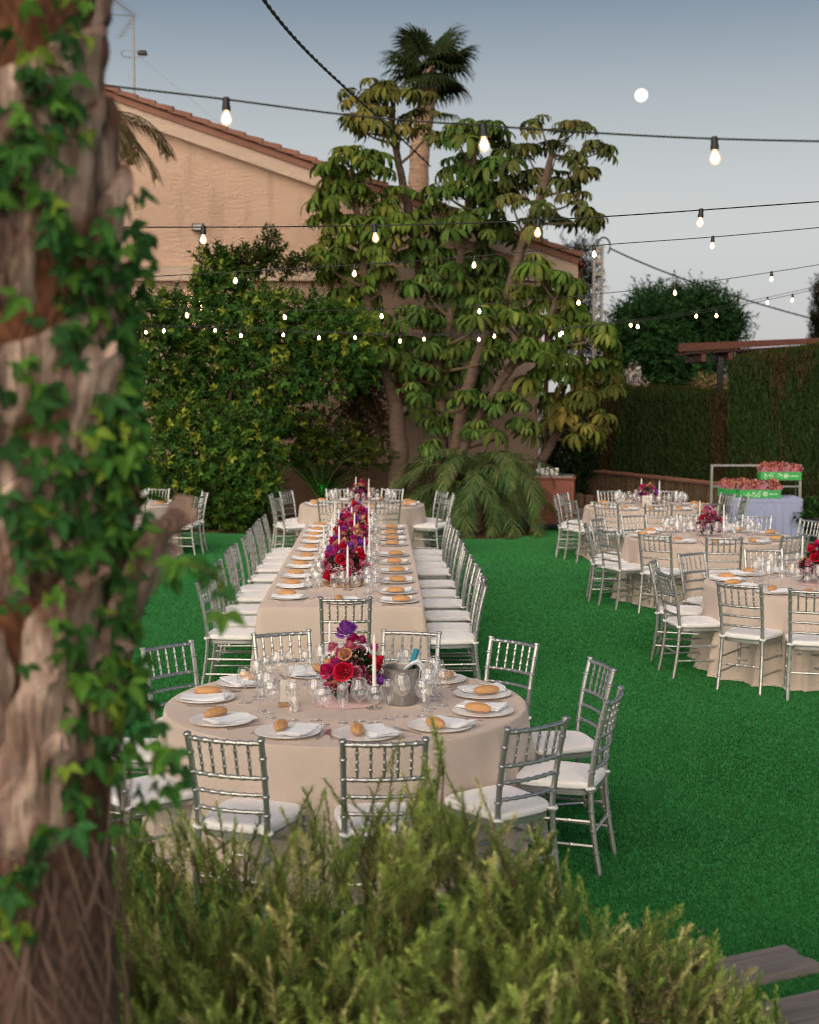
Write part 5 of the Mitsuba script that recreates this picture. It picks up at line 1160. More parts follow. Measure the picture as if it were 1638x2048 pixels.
for q in range(4):
    group_of(f'g_fan_{q}', {'frond': (fan_leaf(q), 'm_gloss_leaf', False)})
k = tag(numbered('fan_palm'), 'tall fan palm with a bare trunk behind the house roof', 'palm')
tr = spline([(0.10, 42, 0, .36), (0.22, 42, 7.0, .32), (0.30, 42, 9.5, .29), (0.52, 42, 11.0, .27), (0.60, 42, 12.0, .2)], 40)
obj('trunk', tube(tr[:, :3], tr[:, 3] * (1 + 0.05 * np.sin(np.arange(40) * 2.1)), 14), 'm_palmbark', k, True)
obj('spear', tube([[0.60, 42, 12.0], [0.33, 41.9, 13.2]], [0.03, 0.004], 6), 'm_palmbark', k)
hub = np.array([0.60, 42.0, 11.75])
for i in range(24):
    a = i * 2.39996; e = math.radians([58, 28, 6, -20][i % 4] + rng.uniform(-9, 9))
    d = np.array([math.cos(a) * math.cos(e), math.sin(a) * math.cos(e), math.sin(e)])
    base = hub + d * 0.78
    R = frames(d[None], np.array([[0, 0, 1.0]]) + 0.3 * d[None])[0]
    R = np.stack([R[:, 1], -R[:, 0], R[:, 2]], 1)
    put(f'g_fan_{i % 4}', k + '__frond', matrix_xf(R, base, float(rng.uniform(0.85, 1.08))))
for i, (x_, z_, a) in enumerate(((-0.85, 11.3, 180), (1.1, 10.55, -8))):
    d = np.array([math.cos(math.radians(a)), -0.2, -0.15]); d /= np.linalg.norm(d)
    R = frames(d[None], np.array([[0, -0.3, 1.0]]))[0]; R = np.stack([R[:, 1], -R[:, 0], R[:, 2]], 1)
    put(f'g_fan_{i}', k + '__frond', matrix_xf(R, [x_ * 0.9, 42, z_], 0.7))

# ---------------------------------------------------------------- flowers, candles and the rest of the tables
def rose(seed, col, R_=0.042, ruffle=False):
    r = np.random.default_rng(seed); b = MB()
    layers = [(0.14, 3, 0.95), (0.28, 3, 0.93), (0.46, 4, 0.86), (0.68, 5, 0.72), (0.86, 5, 0.58), (1.05, 6, 0.40)] if not ruffle else [(0.25, 5, 1.0), (0.45, 7, .95), (0.65, 8, .85), (0.85, 9, .7), (1.0, 10, .45)]
    for li, (q, n, hh) in enumerate(layers):
        for k in range(n):
            a0 = k * 2 * np.pi / n + li * 0.7 + r.uniform(-.15, .15)
            u, v = np.meshgrid(np.linspace(-1, 1, 4), np.linspace(0, 1, 4), indexing='ij')
            wid = (np.pi / n) * 1.25
            a = a0 + u * wid * (0.5 + 0.5 * v)
            rad = R_ * q * (0.45 + 0.55 * v ** 0.6) * (1 - 0.10 * np.abs(u) * v) * (1 - 0.55 * (1.05 - min(q, 1)) * v ** 2) + R_ * 0.12 * np.clip(v - 0.7, 0, 1) * (li / 2)
            if ruffle: rad = rad * (1 + 0.18 * np.sin(u * 9 + k) * v)
            z = R_ * (hh * 1.2 * v ** 0.9 - 0.30 * q + 0.12 * (1 - q)) - R_ * 0.25 * np.clip(v - 0.75, 0, 1) * li * 0.6 - R_ * 0.12 * u * u * v
            c = np.array(col) * r.uniform(0.8, 1.15) * (0.8 + 0.25 * v.reshape(-1, 1))
            b.add(np.stack([rad * np.cos(a), rad * np.sin(a), z], -1).reshape(-1, 3), grid_faces(4, 4), c)
    return b


FL = {'rose_red': ((0.62, 0.015, 0.05), 0.046, False), 'rose_crimson': ((0.60, 0.025, 0.16), 0.042, False), 'rose_pink': ((0.70, 0.20, 0.30), 0.034, False), 'rose_peach': ((0.72, 0.36, 0.20), 0.036, False),
      'carnation_purple': ((0.30, 0.08, 0.48), 0.046, True), 'carnation_magenta': ((0.60, 0.05, 0.32), 0.034, True), 'bud_cream': ((0.75, 0.58, 0.32), 0.014, True), 'aster_mauve': ((0.42, 0.05, 0.20), 0.030, True)}
for n_, (c_, R_, ru) in FL.items():
    group_of('g_' + n_, {'flower': (rose(len(n_) * 3, c_, R_, ru), 'm_petal', True)})


def arrangement(name_label, x, y, z0, rx, ry, h, n, seed, mix_, group=None):
    """A mound of flowers on a footprint rx by ry and h tall."""
    r = np.random.default_rng(seed)
    k = tag(numbered('flower_arrangement'), name_label, 'flower arrangement', group)
    taken = []
    tries = 0
    while len(taken) < n and tries < 4000:
        tries += 1
        u = r.normal(size=3); u /= np.linalg.norm(u); u[2] = abs(u[2]) * 1.15 - 0.12
        rad = r.uniform(0.82, 1.06)
        p = np.array([x, y, z0 + h * 0.30]) + u * [rx, ry, h * 0.68] * rad
        kind = mix_[r.integers(len(mix_))]
        R_ = FL[kind][1]
        if p[2] > z0 + 0.03 and all(np.linalg.norm(p - q) > 0.82 * (R_ + s) for q, s in taken):
            taken.append((p, R_))
            d = u + r.normal(0, 0.15, 3); Rm = frames(np.cross([[0.3, 1, 0.2]], d[None]), d[None])[0]
            s = float(r.uniform(0.85, 1.2))
            put('g_' + kind, k + '__' + kind.split('_')[0], matrix_xf(Rm, p, s))
    # greenery and berry sprays between the flowers
    m = 240
    u = r.normal(size=(m, 3)); u /= np.linalg.norm(u, axis=1, keepdims=True); u[:, 2] = np.abs(u[:, 2]) - 0.25
    pos = np.array([x, y, z0 + h * 0.30]) + u * [rx, ry, h * 0.62] * r.uniform(0.6, 0.95, (m, 1)); pos[:, 2] = np.maximum(pos[:, 2], z0 + 0.012)
    c = np.array([(0.02, 0.05, 0.015), (0.03, 0.07, 0.02), (0.045, 0.03, 0.025)])[r.integers(0, 3, m)]
    v, f, col = scatter(LT[0], LT[1], pos, frames(u + r.normal(0, .5, (m, 3)), u * 0.3 + np.array([0, 0, 1.0])), r.uniform(0.04, 0.075, m), c)
    tag(obj('greenery', (v, f, col), 'm_leaf', k), None, None, None, 'stuff')
    m = 420
    cl = r.normal(size=(26, 3)); cl /= np.linalg.norm(cl, axis=1, keepdims=True); cl[:, 2] = np.abs(cl[:, 2]) * 0.9 - 0.15
    i = r.integers(0, 26, m)
    pos = np.array([x, y, z0 + h * 0.28]) + cl[i] * [rx, ry, h * 0.6] * r.uniform(0.85, 1.12, (m, 1)) + r.normal(0, 0.018, (m, 3)); pos[:, 2] = np.maximum(pos[:, 2], z0 + 0.015)
    ico = trimesh.creation.icosphere(0)
    c = np.array([(0.22, 0.02, 0.06), (0.36, 0.05, 0.13), (0.60, 0.26, 0.34), (0.12, 0.015, 0.05)])[r.integers(0, 4, m)]
    v, f, col = scatter(np.array(ico.vertices), np.array(ico.faces), pos, np.repeat(np.eye(3)[None], m, 0), r.uniform(0.004, 0.0085, m), c)
    tag(obj('berries', (v, f, col), 'm_matte', k), None, None, None, 'stuff')
    return k


MIXR = ['rose_red', 'rose_crimson', 'rose_crimson', 'rose_pink', 'rose_pink', 'rose_peach', 'carnation_purple', 'carnation_magenta', 'bud_cream', 'bud_cream', 'aster_mauve', 'aster_mauve']
candle_v = lathe([(0.0005, 0.0), (0.0115, 0.0), (0.0112, 0.02), (0.0085, 0.255), (0.005, 0.275), (0.0012, 0.280), (0.001, 0.290), (0.0004, 0.292)], 12)
stick_v = lathe([(0.0005, 0.001), (0.045, 0.001), (0.046, 0.006), (0.014, 0.016), (0.008, 0.03), (0.013, 0.045), (0.008, 0.06), (0.010, 0.10), (0.018, 0.112), (0.018, 0.132), (0.013, 0.132)], 18)
group_of('g_candle', {'candle': (candle_v, 'm_wax', 40)}); group_of('g_stick', {'stick': (stick_v, 'm_glass', True)})


def candle(x, y, where, h=0.13, s=1.0):
    put('g_stick', 'candlestick', T().translate([x, y, ZT]).scale([1, 1, h / 0.132]), f'clear glass candlestick {where}', 'candlestick', None)
    put('g_candle', 'candle', T().translate([x, y, ZT + h - 0.006]).scale([1, 1, s]), f'white taper candle {where}', 'candle', None)


group_of('g_doily', {'disc': (lathe([(0, 0.001), (0.185, 0.001), (0.19, 0.004), (0.175, 0.006), (0, 0.006)], 40), 'm_doily', 30)})
for (cx, cy, R_), who, sd in ((T1, 'nearest round table', 1), (TC, 'right front table', 2), (TB, 'right middle table', 3), (TA, 'right back table', 4), (TF, 'table beyond the long one', 5), (TL, 'table behind the ivy', 6)):
    put('g_doily', 'centre_tray', place(cx, cy, ZT), f'round pink edged tray in the middle of the {who}', 'tray')
    arrangement(f'mixed red, pink and purple flowers in the middle of the {who}', cx + (0.05 if sd == 1 else -0.02), cy + 0.02, ZT + 0.006, 0.15, 0.15, 0.36, 26, sd * 7 + 1, MIXR)
    candle(cx + (0.16 if sd == 1 else 0.11), cy - 0.17, f'right of the flowers on the {who}')
    candle(cx - 0.10, cy + 0.19, f'left of the flowers on the {who}', 0.14)
for nm_, (dx, dy, dz), s_ in (('carnation_purple', (-0.06, -0.02, 0.40), 1.35), ('rose_red', (-0.08, -0.15, 0.20), 1.25), ('rose_crimson', (-0.17, -0.08, 0.19), 1.15), ('rose_peach', (-0.07, -0.12, 0.29), 1.05), ('rose_pink', (-0.14, -0.03, 0.31), 1.0)):
    d_ = np.array([[dx * 3, dy * 3 - 0.25, 0.6]])
    put('g_' + nm_, 'flower_arrangement__' + nm_.split('_')[0], matrix_xf(frames(np.cross([[0.3, 1, 0.2]], d_), d_)[0], np.array([T1[0] + dx + 0.07, T1[1] + dy, ZT + dz]), s_))
# the purple carnation standing out on top of the nearest arrangement, and small table number cards
NUM = {0: ('5', T1, (-0.33, 0.02), 'nearest round table')}
t = tag(numbered('number_card'), 'pale table card with the number 5 in a wooden block on the nearest table', 'table card')
mm = T().translate([-0.66, 7.63, ZT]).rotate([0, 0, 1], 10)
obj('block', cbox(-0.055, 0.055, -0.02, 0.02, 0, 0.022, 0.003), 'm_wood', t, m=mm)
obj('card', cbox(-0.042, 0.042, -0.0015, 0.0015, 0.023, 0.145, 0.0004), 'm_pale_card', t, m=mm @ T().rotate([1, 0, 0], -6))
scene['m_pale_card'] = two(pri((0.62, 0.58, 0.54), 0.8)); scene['m_pale_ink'] = two(pri((0.36, 0.34, 0.33), 0.8))
n5 = meshkit.text_mesh('5', 0.05, 0.001); v5 = np.array(n5.vertices); v5 = v5 - [v5[:, 0].mean(), 0, 0]
obj('numeral', (np.column_stack([v5[:, 0], -v5[:, 2] - 0.0018, v5[:, 1] + 0.06]), np.array(n5.faces)), 'm_pale_ink', t, m=mm @ T().rotate([1, 0, 0], -6))
t = tag(numbered('tealight'), 'small glass tealight in front of the table card', 'tealight')
tm_ = T().translate([-0.62, 7.50, ZT])
obj('cup', lathe([(0.0005, 0.002), (0.026, 0.002), (0.030, 0.055), (0.028, 0.055)], 18), 'm_glass', t, True, tm_)
obj('wax', lathe([(0.0005, 0.004), (0.024, 0.004), (0.025, 0.024), (0.0005, 0.024)], 18), 'm_wax', t, 40, tm_)
t = tag(numbered('number_card'), 'dark table card standing by the flowers of the right back table', 'table card')
mm = T().translate([3.52, 21.0, ZT]).rotate([0, 0, 1], -8)
obj('block', cbox(-0.06, 0.06, -0.02, 0.02, 0, 0.022, 0.003), 'm_wood', t, m=mm)
obj('card', cbox(-0.07, 0.07, -0.0015, 0.0015, 0.023, 0.19, 0.0004), 'm_card', t, m=mm)
# ice bucket with a bottle
t = tag(numbered('ice_bucket'), 'brushed steel ice bucket right of the flowers on the nearest table', 'ice bucket')
bm = T().translate([-0.045, 7.70, ZT])
obj('body', lathe([(0.0005, 0.002), (0.078, 0.002), (0.082, 0.006), (0.100, 0.195), (0.108, 0.198), (0.109, 0.205), (0.103, 0.207), (0.097, 0.200), (0.080, 0.012), (0.0005, 0.01)], 40), 'm_steel', t, 40, bm)
for sx in (-1, 1):
    g = np.linspace(0, 2 * np.pi, 17)
    obj('handle', tube(np.stack([sx * (0.108 + 0.004 * np.sin(g)), 0.026 * np.cos(g), 0.165 + 0.022 * np.sin(g)], 1), 0.004, 6, False), 'm_steel', t, True, bm)
t = tag(numbered('bottle'), 'bottle with a blue capsule leaning in the ice bucket', 'bottle')
bo = bm @ T().translate([0.0, 0.02, 0.02]).rotate([0, 1, 0], 17)
obj('glass', lathe([(0.0005, 0), (0.036, 0), (0.037, 0.006), (0.037, 0.14), (0.030, 0.175), (0.0145, 0.215), (0.0145, 0.235)], 20), 'm_bottle', t, 40, bo)
obj('capsule', lathe([(0.0155, 0.205), (0.0158, 0.27), (0.0165, 0.285), (0.014, 0.290), (0.0005, 0.290)], 16), 'm_blue', t, 40, bo)
nx, ny = 13, 26
s, q = np.meshgrid(np.linspace(-1, 1, nx), np.linspace(0, 1, ny), indexing='ij')
zz = np.interp(q, [0, .18, .30, .42, 1], [0.190, 0.225, 0.242, 0.205, 0.03]); xx = np.interp(q, [0, .18, .30, .42, 1], [0.015, 0.045, 0.085, 0.117, 0.122])
sw = 0.034 + 0.014 * np.sin(q * 3)
cl = np.stack([xx + 0.008 * np.sin(s * 7 + q * 3), -0.035 + s * sw, zz + 0.007 * np.cos(s * 6) - 0.015 * s * s * q], -1).reshape(-1, 3)
cl2 = cl + np.array([0.003, 0, 0.003])
tag(obj('service_cloth', (np.vstack([cl2, cl]), np.vstack([grid_faces(nx, ny), grid_faces(nx, ny)[:, ::-1] + nx * ny])), 'm_napkin', None, True, bm), 'white service cloth draped over the rim of the ice bucket', 'cloth')
# the long table's runner of flowers on wooden slices, with tapers
group_of('g_slice', {'slice': (lathe([(0, 0.0), (0.165, 0.0), (0.175, 0.006), (0.175, 0.018), (0.165, 0.022), (0, 0.022)], 28), 'm_wood', 30)})
for i, (ly, nm) in enumerate(((1.35, 'nearest'), (3.0, 'second'), (4.55, 'third'), (6.0, 'farthest'))):
    x_, y_ = long_xy(0.0, ly)
    put('g_slice', 'wood_slice', T().translate([x_, y_, ZT]).scale([1.15, 1.5, 1]), f'round wooden slice under the {nm} flowers of the long table', 'wooden slice')
    arrangement(f'{nm} low mound of red, pink and purple flowers on the long table', x_, y_, ZT + 0.02, 0.20, 0.34, 0.36, 46, 50 + i, MIXR)
for i, (lx, ly) in enumerate(((0.03, 0.95), (0.17, 1.55), (0.21, 2.1), (-0.08, 2.25), (0.04, 3.75), (-0.20, 3.8), (0.20, 3.6), (-0.02, 5.25), (0.18, 5.3), (-0.24, 2.6), (-0.16, 4.9), (-0.22, 5.4))):
    x_, y_ = long_xy(lx, ly)
    candle(x_, y_, f'{ORD[i]} along the long table', float(rng.uniform(0.10, 0.18)), 1.0)
#PART5
# ---------------------------------------------------------------- foreground: timber boards, rosemary, ivy-grown palm trunk
for nm, (bx, by) in {'weathered grey timber stepping board nearer the tables, at the lower right': (1.65, 5.93), 'weathered grey timber stepping board at the lower right corner of the lawn': (1.88, 5.56)}.items():
    t = tag(numbered('timber_step'), nm, 'stepping board')
    for k in range(3):
        obj('plank', cbox(-1.15, -0.012 * (k % 2), -0.002 - 0.076 * k, -0.074 - 0.076 * k, 0.004, 0.045 - 0.003 * (k % 2), 0.004), 'm_plank', t, m=T().translate([bx, by + 0.12, 0]).rotate([0, 0, 1], 25))


def rosemary():
    k = tag(numbered('rosemary_bush'), 'large feathery rosemary bush in the foreground in front of the nearest table', 'bush')
    env = np.array([(-1.6, 0.95), (-0.99, 0.98), (-0.76, 1.05), (-0.66, 0.93), (-0.44, 0.98), (-0.34, 1.08), (-0.2, 1.10), (-0.1, 1.24), (0.12, 1.34), (0.19, 1.20), (0.24, 1.08), (0.44, 1.02), (0.49, 0.95), (0.56, 0.82), (0.65, 0.74), (0.72, 0.60), (0.82, 0.62), (0.92, 0.60), (1.05, 0.60), (1.16, 0.46), (1.26, 0.38), (1.4, 0.22)])
    n = 2800
    x = rng.uniform(-1.45, 1.36, n) ; y = 4.75 + rng.uniform(-1.25, 0.55, n) * (1 - 0.15 * np.abs(x))
    top = np.interp(x, env[:, 0], env[:, 1])
    fy = 1 - 0.30 * np.clip((4.7 - y) / 1.2, 0, 1) ** 1.2 - 0.25 * np.clip((y - 4.9) / 0.5, 0, 1)
    lump = 0.66 + 0.52 * meshkit.fbm(np.stack([x * 4.5, y * 4.5, x * 0], 1), 3, 4)
    depth = rng.random(n) ** 1.5
    zt = top * fy * lump * (1 - 0.62 * depth)
    zt *= 0.98; spike = rng.random(n) < 0.10; zt[spike] = (top * fy)[spike] * rng.uniform(0.80, 1.08, spike.sum())
    L = rng.uniform(0.17, 0.40, n)
    lean = rng.normal(0, 0.22, (n, 2)) + np.stack([x * 0.14, (y - 4.7) * 0.25], 1)
    tipx = np.stack([x, y, zt], 1)
    d0 = np.column_stack([lean * 1.6, np.ones(n)]); d0 /= np.linalg.norm(d0, axis=1, keepdims=True)
    P = np.stack([tipx - d0 * L[:, None] + np.array([0, 0, .0]), tipx - d0 * L[:, None] * 0.45 + np.column_stack([-lean * 0.06, np.zeros(n)]), tipx], 1)
    P[..., 2] = np.maximum(P[..., 2], 0.03)
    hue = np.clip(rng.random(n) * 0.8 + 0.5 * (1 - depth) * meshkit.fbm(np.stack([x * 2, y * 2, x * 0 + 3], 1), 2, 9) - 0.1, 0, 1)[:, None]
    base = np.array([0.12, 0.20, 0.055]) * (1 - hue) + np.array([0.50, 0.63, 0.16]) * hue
    gold = rng.random(n) < 0.16
    base[gold] = np.array([0.66, 0.63, 0.28]) * rng.uniform(0.8, 1.2, (gold.sum(), 1))
    def build(ids, per):
        m = len(ids); t = np.tile(np.linspace(0.04, 1.0, per), m) ** 0.9; S = np.repeat(ids, per)
        a, b_, c = P[S, 0], P[S, 1], P[S, 2]; t1 = t[:, None]
        pos = a * (1 - t1) ** 2 + 2 * b_ * t1 * (1 - t1) + c * t1 ** 2
        tan = 2 * (b_ - a) * (1 - t1) + 2 * (c - b_) * t1; tan /= np.linalg.norm(tan, axis=1, keepdims=True)
        out = np.cross(tan, unit(len(S))); out /= np.linalg.norm(out, axis=1, keepdims=True)
        d = out + tan * (0.55 + 0.7 * t1 ** 3); d /= np.linalg.norm(d, axis=1, keepdims=True)
        side = np.cross(d, tan + 0.1 * unit(len(S))); side /= np.linalg.norm(side, axis=1, keepdims=True)
        l = rng.uniform(0.030, 0.050, (len(S), 1)) * (1 - 0.55 * t1 ** 3)
        w = 0.0034
        V = np.stack([pos - side * w, pos + side * w, pos + d * l], 1).reshape(-1, 3)
        c_ = base[S] * (0.38 + 0.9 * t1) * rng.uniform(0.75, 1.25, (len(S), 1))  # paler young tips; bases darkened further, painting shade into the gaps between sprigs
        return V, np.arange(len(V)).reshape(-1, 3), np.repeat(c_, 3, 0)
    order = np.argsort(-(zt + 0.25 * (4.9 - y)) + 2.0 * (np.abs(x - 0.1) > 1.25))
    near = order[:300]
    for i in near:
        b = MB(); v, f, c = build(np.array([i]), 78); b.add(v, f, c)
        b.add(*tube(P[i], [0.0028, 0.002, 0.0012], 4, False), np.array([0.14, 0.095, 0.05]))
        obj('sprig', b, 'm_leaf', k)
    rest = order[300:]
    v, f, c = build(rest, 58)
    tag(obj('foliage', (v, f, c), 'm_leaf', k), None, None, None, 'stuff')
    st = MB()
    for i in rest[::2]:
        st.add(*tube(P[i], [0.003, 0.0022, 0.0012], 4, False), np.array([0.12, 0.08, 0.045]))
    for i in order[::14]:
        q = P[i, 0]; r_ = np.array([q[0] * 0.55, 4.75 + (q[1] - 4.75) * 0.4, 0.02])
        st.add(*tube([r_, (r_ + q) / 2 + rng.normal(0, .04, 3), q], [0.010, 0.007, 0.003], 5, False), np.array([0.11, 0.075, 0.045]))
    obj('stem', st, 'm_matte', k)
    # dried pinkish flower heads low on the right
    m = 420; i = rng.integers(0, 9, m)
    ctr = np.stack([rng.uniform(0.70, 1.12, 9), rng.uniform(4.4, 4.9, 9), rng.uniform(0.34, 0.56, 9)], 1)
    pos = ctr[i] + rng.normal(0, 0.03, (m, 3)) * [1, 1, 1.6]
    v, f, c = scatter(LT[0], LT[1], pos, frames(unit(m), unit(m)), rng.uniform(0.008, 0.016, m), palette(m, [(0.30, 0.19, 0.16), (0.22, 0.13, 0.10), (0.36, 0.25, 0.21)]))
    tag(obj('dry_flower', (v, f, c), 'm_leaf', k), 'dried pinkish flower heads low on the right', None, None, 'stuff')


rosemary()

# the palm trunk: fibre-wrapped foot, old leaf bases above, ivy all over
TX, TY = -0.955, 3.45
t = tag(numbered('palm_trunk'), 'thick palm trunk with pale broken leaf bases filling the left edge', 'palm')
nz, na = 150, 90
z, a = np.meshgrid(np.linspace(0, 4.2, nz), np.linspace(0, 2 * np.pi, na, endpoint=False), indexing='ij')
rr = 0.205 + 0.03 * np.clip(1.5 - z, 0, 1) + 0.03 * (meshkit.fbm(np.stack([np.cos(a) * 2.2, np.sin(a) * 2.2, z * 2.6], -1), 4, 3) - 0.5)
obj('fibre', (np.stack([TX + rr * np.cos(a), TY + rr * np.sin(a), z], -1).reshape(-1, 3), grid_faces(nz, na, True)[:, ::-1]), 'm_fibre', t, True)


def boot(seed, L, W, out, twist):
    """An old leaf base: a broad thick husk that narrows upwards and leans off the trunk, its end broken off."""
    r = np.random.default_rng(seed); nu, nv = 11, 16
    u, v = np.meshgrid(np.linspace(-1, 1, nu), np.linspace(0, 1, nv), indexing='ij')
    half = W * (1.0 - 0.45 * v ** 0.9) * np.sqrt(np.clip(1.02 - v ** 5, 0.02, 1)) * (1 + 0.5 * (meshkit.noise(np.stack([v * 5, u * 0 + seed, u * 0], -1), seed) - 0.5))
    jag = 1 - 0.16 * (v > 0.8) * meshkit.noise(np.stack([u * 3.2, u * 0 + seed, u * 0], -1), seed + 2) * (v - 0.8) / 0.2
    zz = v * L * jag
    R0 = 0.208
    th = u * half / R0 + twist * v ** 1.5
    lift = -0.035 * np.clip(1 - v / 0.22, 0, 1) ** 1.5 + 0.012 + out * v ** 1.8 - 0.035 * u * u * v
    thick = 0.042 * (1 - 0.55 * v) * (1 - 0.80 * u * u) * np.clip(v / 0.2, 0.15, 1)
    bumps = 0.010 * (meshkit.fbm(np.stack([u * 5, v * 4, u * 0 + seed], -1), 3, seed) - 0.5) * 2.2
    o = R0 + lift + thick + bumps; i_ = R0 + lift - 0.3 * thick
    A = np.stack([o * np.cos(th), o * np.sin(th), zz], -1).reshape(-1, 3); B = np.stack([i_ * np.cos(th), i_ * np.sin(th), zz], -1).reshape(-1, 3)
    f = grid_faces(nu, nv); m = nu * nv
    ring = [q * nv for q in range(nu)] + [(nu - 1) * nv + q for q in range(1, nv)] + [q * nv + nv - 1 for q in range(nu - 2, -1, -1)] + [q for q in range(nv - 2, 0, -1)]
    ring = np.array(ring); nx_ = np.roll(ring, -1)
    side = np.vstack([np.stack([ring, nx_, nx_ + m], 1), np.stack([ring, nx_ + m, ring + m], 1)])
    return np.vstack([A, B]), np.vstack([f, f[:, ::-1] + m, side])


i = 0
zz = 1.36
while zz < 3.75:
    an = math.radians(-75) + i * 2.39996
    L = float(rng.uniform(0.24, 0.42)); W = float(rng.uniform(0.10, 0.17)); out = float(rng.uniform(0.04, 0.13))
    if zz > 2.2 and math.cos(an) > 0.35: out *= 0.4
    v, f = boot(200 + i, L, W, out, float(rng.uniform(0.0, .55)))
    obj('leaf_base', (v, f), 'm_boot', t, 50, T().translate([TX, TY, zz + float(rng.uniform(-.08, .04))]).rotate([0, 0, 1], math.degrees(an)))
    i += 1; zz += 0.048
for q, (an, z0, L, W, out, tw) in enumerate(((-12, 1.66, 0.55, 0.10, 0.20, 0.20), (0, 1.68, 0.42, 0.10, 0.15, 0.05), (-14, 2.50, 0.50, 0.07, 0.06, 0.2), (-62, 1.50, 0.34, 0.11, 0.07, 0.05), (-95, 1.95, 0.46, 0.13, 0.09, 0.0), (-40, 1.98, 0.48, 0.12, 0.06, 0.1), (-80, 2.62, 0.4, 0.09, 0.06, -0.3))):
    v, f = boot(400 + q, L, W, out, tw)
    obj('leaf_base', (v, f), 'm_boot', t, 50, T().translate([TX, TY, z0]).rotate([0, 0, 1], an))
fb = MB()
for q in range(46):
    a0 = math.radians(rng.uniform(-130, 5)); z0 = rng.uniform(1.05, 1.62); s = np.linspace(0, 1, 10)
    aa = a0 + rng.uniform(-.5, .9) * s ** 1.4; z_ = z0 - rng.uniform(0.15, 0.5) * s; r_ = 0.225 + 0.02 * np.sin(s * 3) + 0.02 * np.clip(1.5 - z_, 0, 1)
    fb.add(*tube(np.stack([TX + r_ * np.cos(aa), TY + r_ * np.sin(aa), z_], 1), np.linspace(0.005, 0.002, 10), 5, False), np.array([0.16, 0.105, 0.085]) * rng.uniform(0.6, 1.3))
tag(obj('fibre_strand', fb, 'm_matte', t), None, None, None, 'stuff')


def ivy_leaf(seed):
    """A creeper leaf: three pointed, folded and curling leaflets from one stalk."""
    r = np.random.default_rng(seed); V, F, K, n = [], [], [], 0
    for ang, sc in ((0.0, 1.0), (r.uniform(0.8, 1.2), 0.78), (-r.uniform(0.8, 1.2), 0.78)):
        y = np.array([0, 0.16, 0.38, 0.60, 0.82, 1.04]); w = np.array([0.02, 0.21, 0.27, 0.22, 0.11, 0.0]) * r.uniform(0.85, 1.15)
        curl = r.uniform(-0.10, 0.42); cup = r.uniform(0.15, 0.6); tw = r.uniform(-.5, .5)
        P = []
        for q in (-1, 0, 1):
            P.append(np.stack([q * w, y, -curl * y ** 2 + cup * np.abs(q) * w + tw * q * w * y], 1))
        P = np.stack(P, 1).reshape(-1, 3) * sc * r.uniform(0.85, 1.1)
        P[:, 1] += 0.10
        c, s = math.cos(ang), math.sin(ang)
        P = np.stack([P[:, 0] * c - P[:, 1] * s, P[:, 0] * s + P[:, 1] * c, P[:, 2]], 1)
        V.append(P); F.append(grid_faces(6, 3) + n); n += len(P)
        K.append(np.tile([0.95, 1.45, 0.95], 6) * r.uniform(0.8, 1.25))
    return np.vstack(V), np.vstack(F), np.concatenate(K)


iv = tag(numbered('ivy'), 'green ivy climbing and hanging over the palm trunk at the left', 'ivy')
ILT = [ivy_leaf(q) for q in range(5)]
IC = [(0.050, 0.145, 0.034), (0.034, 0.10, 0.03), (0.09, 0.21, 0.036), (0.036, 0.115, 0.036), (0.20, 0.30, 0.045)]
for q, c in enumerate(IC):
    for s, (v, f, kf) in enumerate(ILT):
        group_of(f'g_ivy_{q}_{s}', {'leaf': ((v, f, np.clip(np.array([c]) * kf[:, None], 0, 1)), 'm_gloss_leaf', False)})
vine = MB()
stems = []
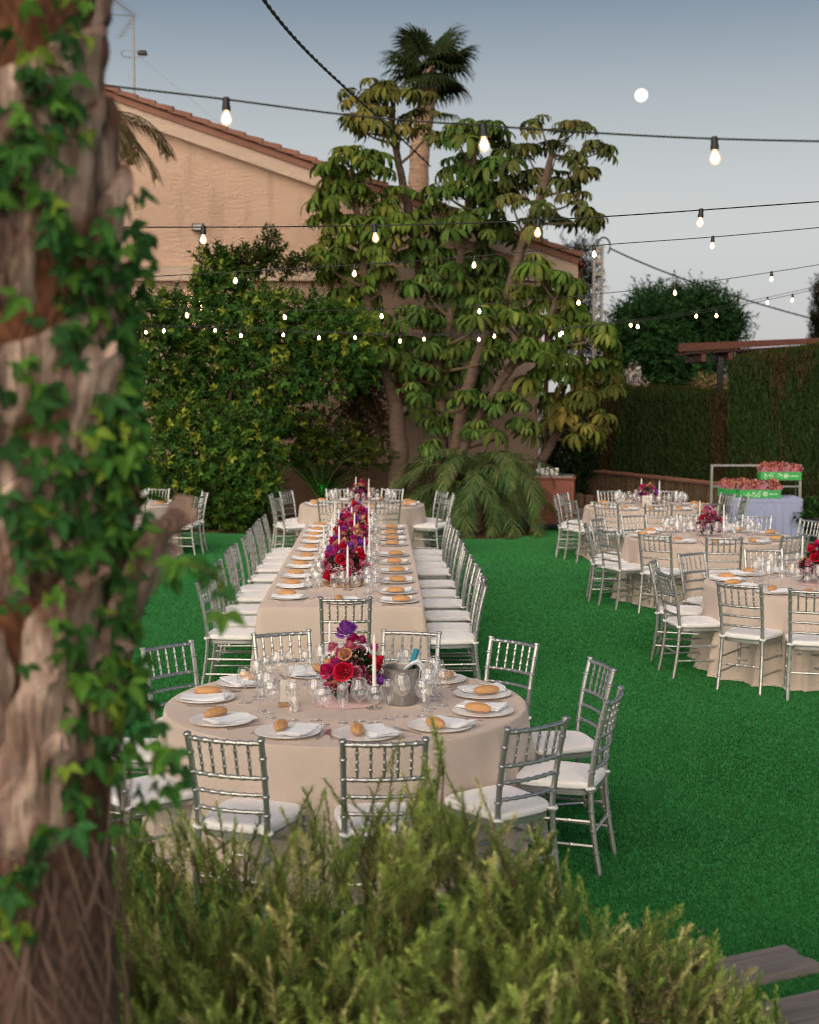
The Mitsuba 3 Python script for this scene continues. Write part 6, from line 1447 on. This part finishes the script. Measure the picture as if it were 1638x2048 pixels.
# (angle, height) of where each stem starts, its climb and its drift
for q in range(36):
    a0 = math.radians(rng.uniform(-52, 6)); z0 = rng.uniform(1.38, 2.55)
    stems.append((a0, z0, rng.uniform(0.3, 0.7), rng.uniform(-.25, .3), 11))
for q in range(20):
    a0 = math.radians(rng.uniform(-140, -40)); z0 = rng.uniform(1.45, 3.2)
    stems.append((a0, z0, rng.uniform(0.2, 0.5), rng.uniform(-.4, .4), 7))
for q in range(7):
    stems.append((math.radians(rng.uniform(-120, -30)), rng.uniform(2.75, 3.2), rng.uniform(0.2, 0.4), rng.uniform(-.3, .3), 8))
for q in range(3):
    stems.append((math.radians(rng.uniform(-110, -60)), rng.uniform(1.05, 1.3), 0.2, rng.uniform(-.3, .3), 6))
leaves = []
for a0, z0, climb, drift, n in stems:
    s = np.linspace(0, 1, n + 1); aa = a0 + drift * s + 0.10 * np.sin(s * 9 + a0 * 5); z_ = z0 + climb * s
    r_ = 0.240 + 0.02 * np.sin(s * 5 + z0 * 9) + 0.02 * rng.random()
    p = np.stack([TX + r_ * np.cos(aa), TY + r_ * np.sin(aa), z_], 1)
    vine.add(*tube(p, np.linspace(0.0035, 0.0015, n + 1), 5, False), np.array([0.10, 0.06, 0.03]))
    for j in range(1, n + 1):
        for h in range(1):
            o = np.array([math.cos(aa[j]), math.sin(aa[j]), 0])
            leaves.append((p[j] + o * rng.uniform(0.005, 0.05) + rng.normal(0, 0.022, 3), o))
# a spray that swings free to the right of the trunk, and one at the top
for st_ in ([(-0.60, 3.30, 1.98), (-0.52, 3.24, 2.06), (-0.45, 3.2, 2.05), (-0.41, 3.18, 1.97)], [(-0.62, 3.3, 1.72), (-0.57, 3.25, 1.66), (-0.54, 3.2, 1.55)], [(-0.70, 3.35, 2.5), (-0.66, 3.3, 2.42), (-0.64, 3.28, 2.30)]):
    c = spline([np.append(q, 0) for q in st_], 12)[:, :3]
    vine.add(*tube(c, np.linspace(0.003, 0.0012, 12), 5, False), np.array([0.10, 0.06, 0.03]))
    for j in range(2, 12):
        leaves.append((c[j] + rng.normal(0, 0.012, 3), np.array([0.5, -0.8, 0.1])))
rng.shuffle(leaves)
extra = []
for q, (p, o) in enumerate(leaves):
    d = np.array([0, 0, -1.0]) + o * rng.uniform(0.1, 0.8) + rng.normal(0, 0.45, 3)
    R = frames(d[None], (o + rng.normal(0, 0.6, 3) + [0, 0, 0.4])[None])[0]
    s = float(rng.uniform(0.034, 0.074)); ci = int(rng.choice(5, p=[.3, .25, .22, .13, .10]))
    if q < 300:
        put(f'g_ivy_{ci}_{q % 5}', iv + '__leaf', matrix_xf(R, p, s))
    else:
        extra.append((R, p, s, np.array(IC[ci])))
if extra:
    v, f, c = scatter(ILT[0][0], ILT[0][1], np.array([e[1] for e in extra]), np.array([e[0] for e in extra]), np.array([e[2] for e in extra]), np.array([e[3] for e in extra]))
    tag(obj('small_leaves', (v, f, c), 'm_gloss_leaf', iv), None, None, None, 'stuff')
obj('vine', vine, 'm_matte', iv)
print('things', len([k for k in labels if 'category' in labels[k]]), 'entries', len(scene))

v, f = LT[0] * [1, 1, 0.6], LT[1]
tag(obj('fallen_leaf', (v * 0.09, f, np.repeat([[0.34, 0.21, 0.08]], 5, 0)), 'm_leaf', None, False, T().translate([2.03, 23.7, 0.012]).rotate([0, 0, 1], 70)), 'small dry yellowish leaf lying on the lawn near the cart', 'leaf')
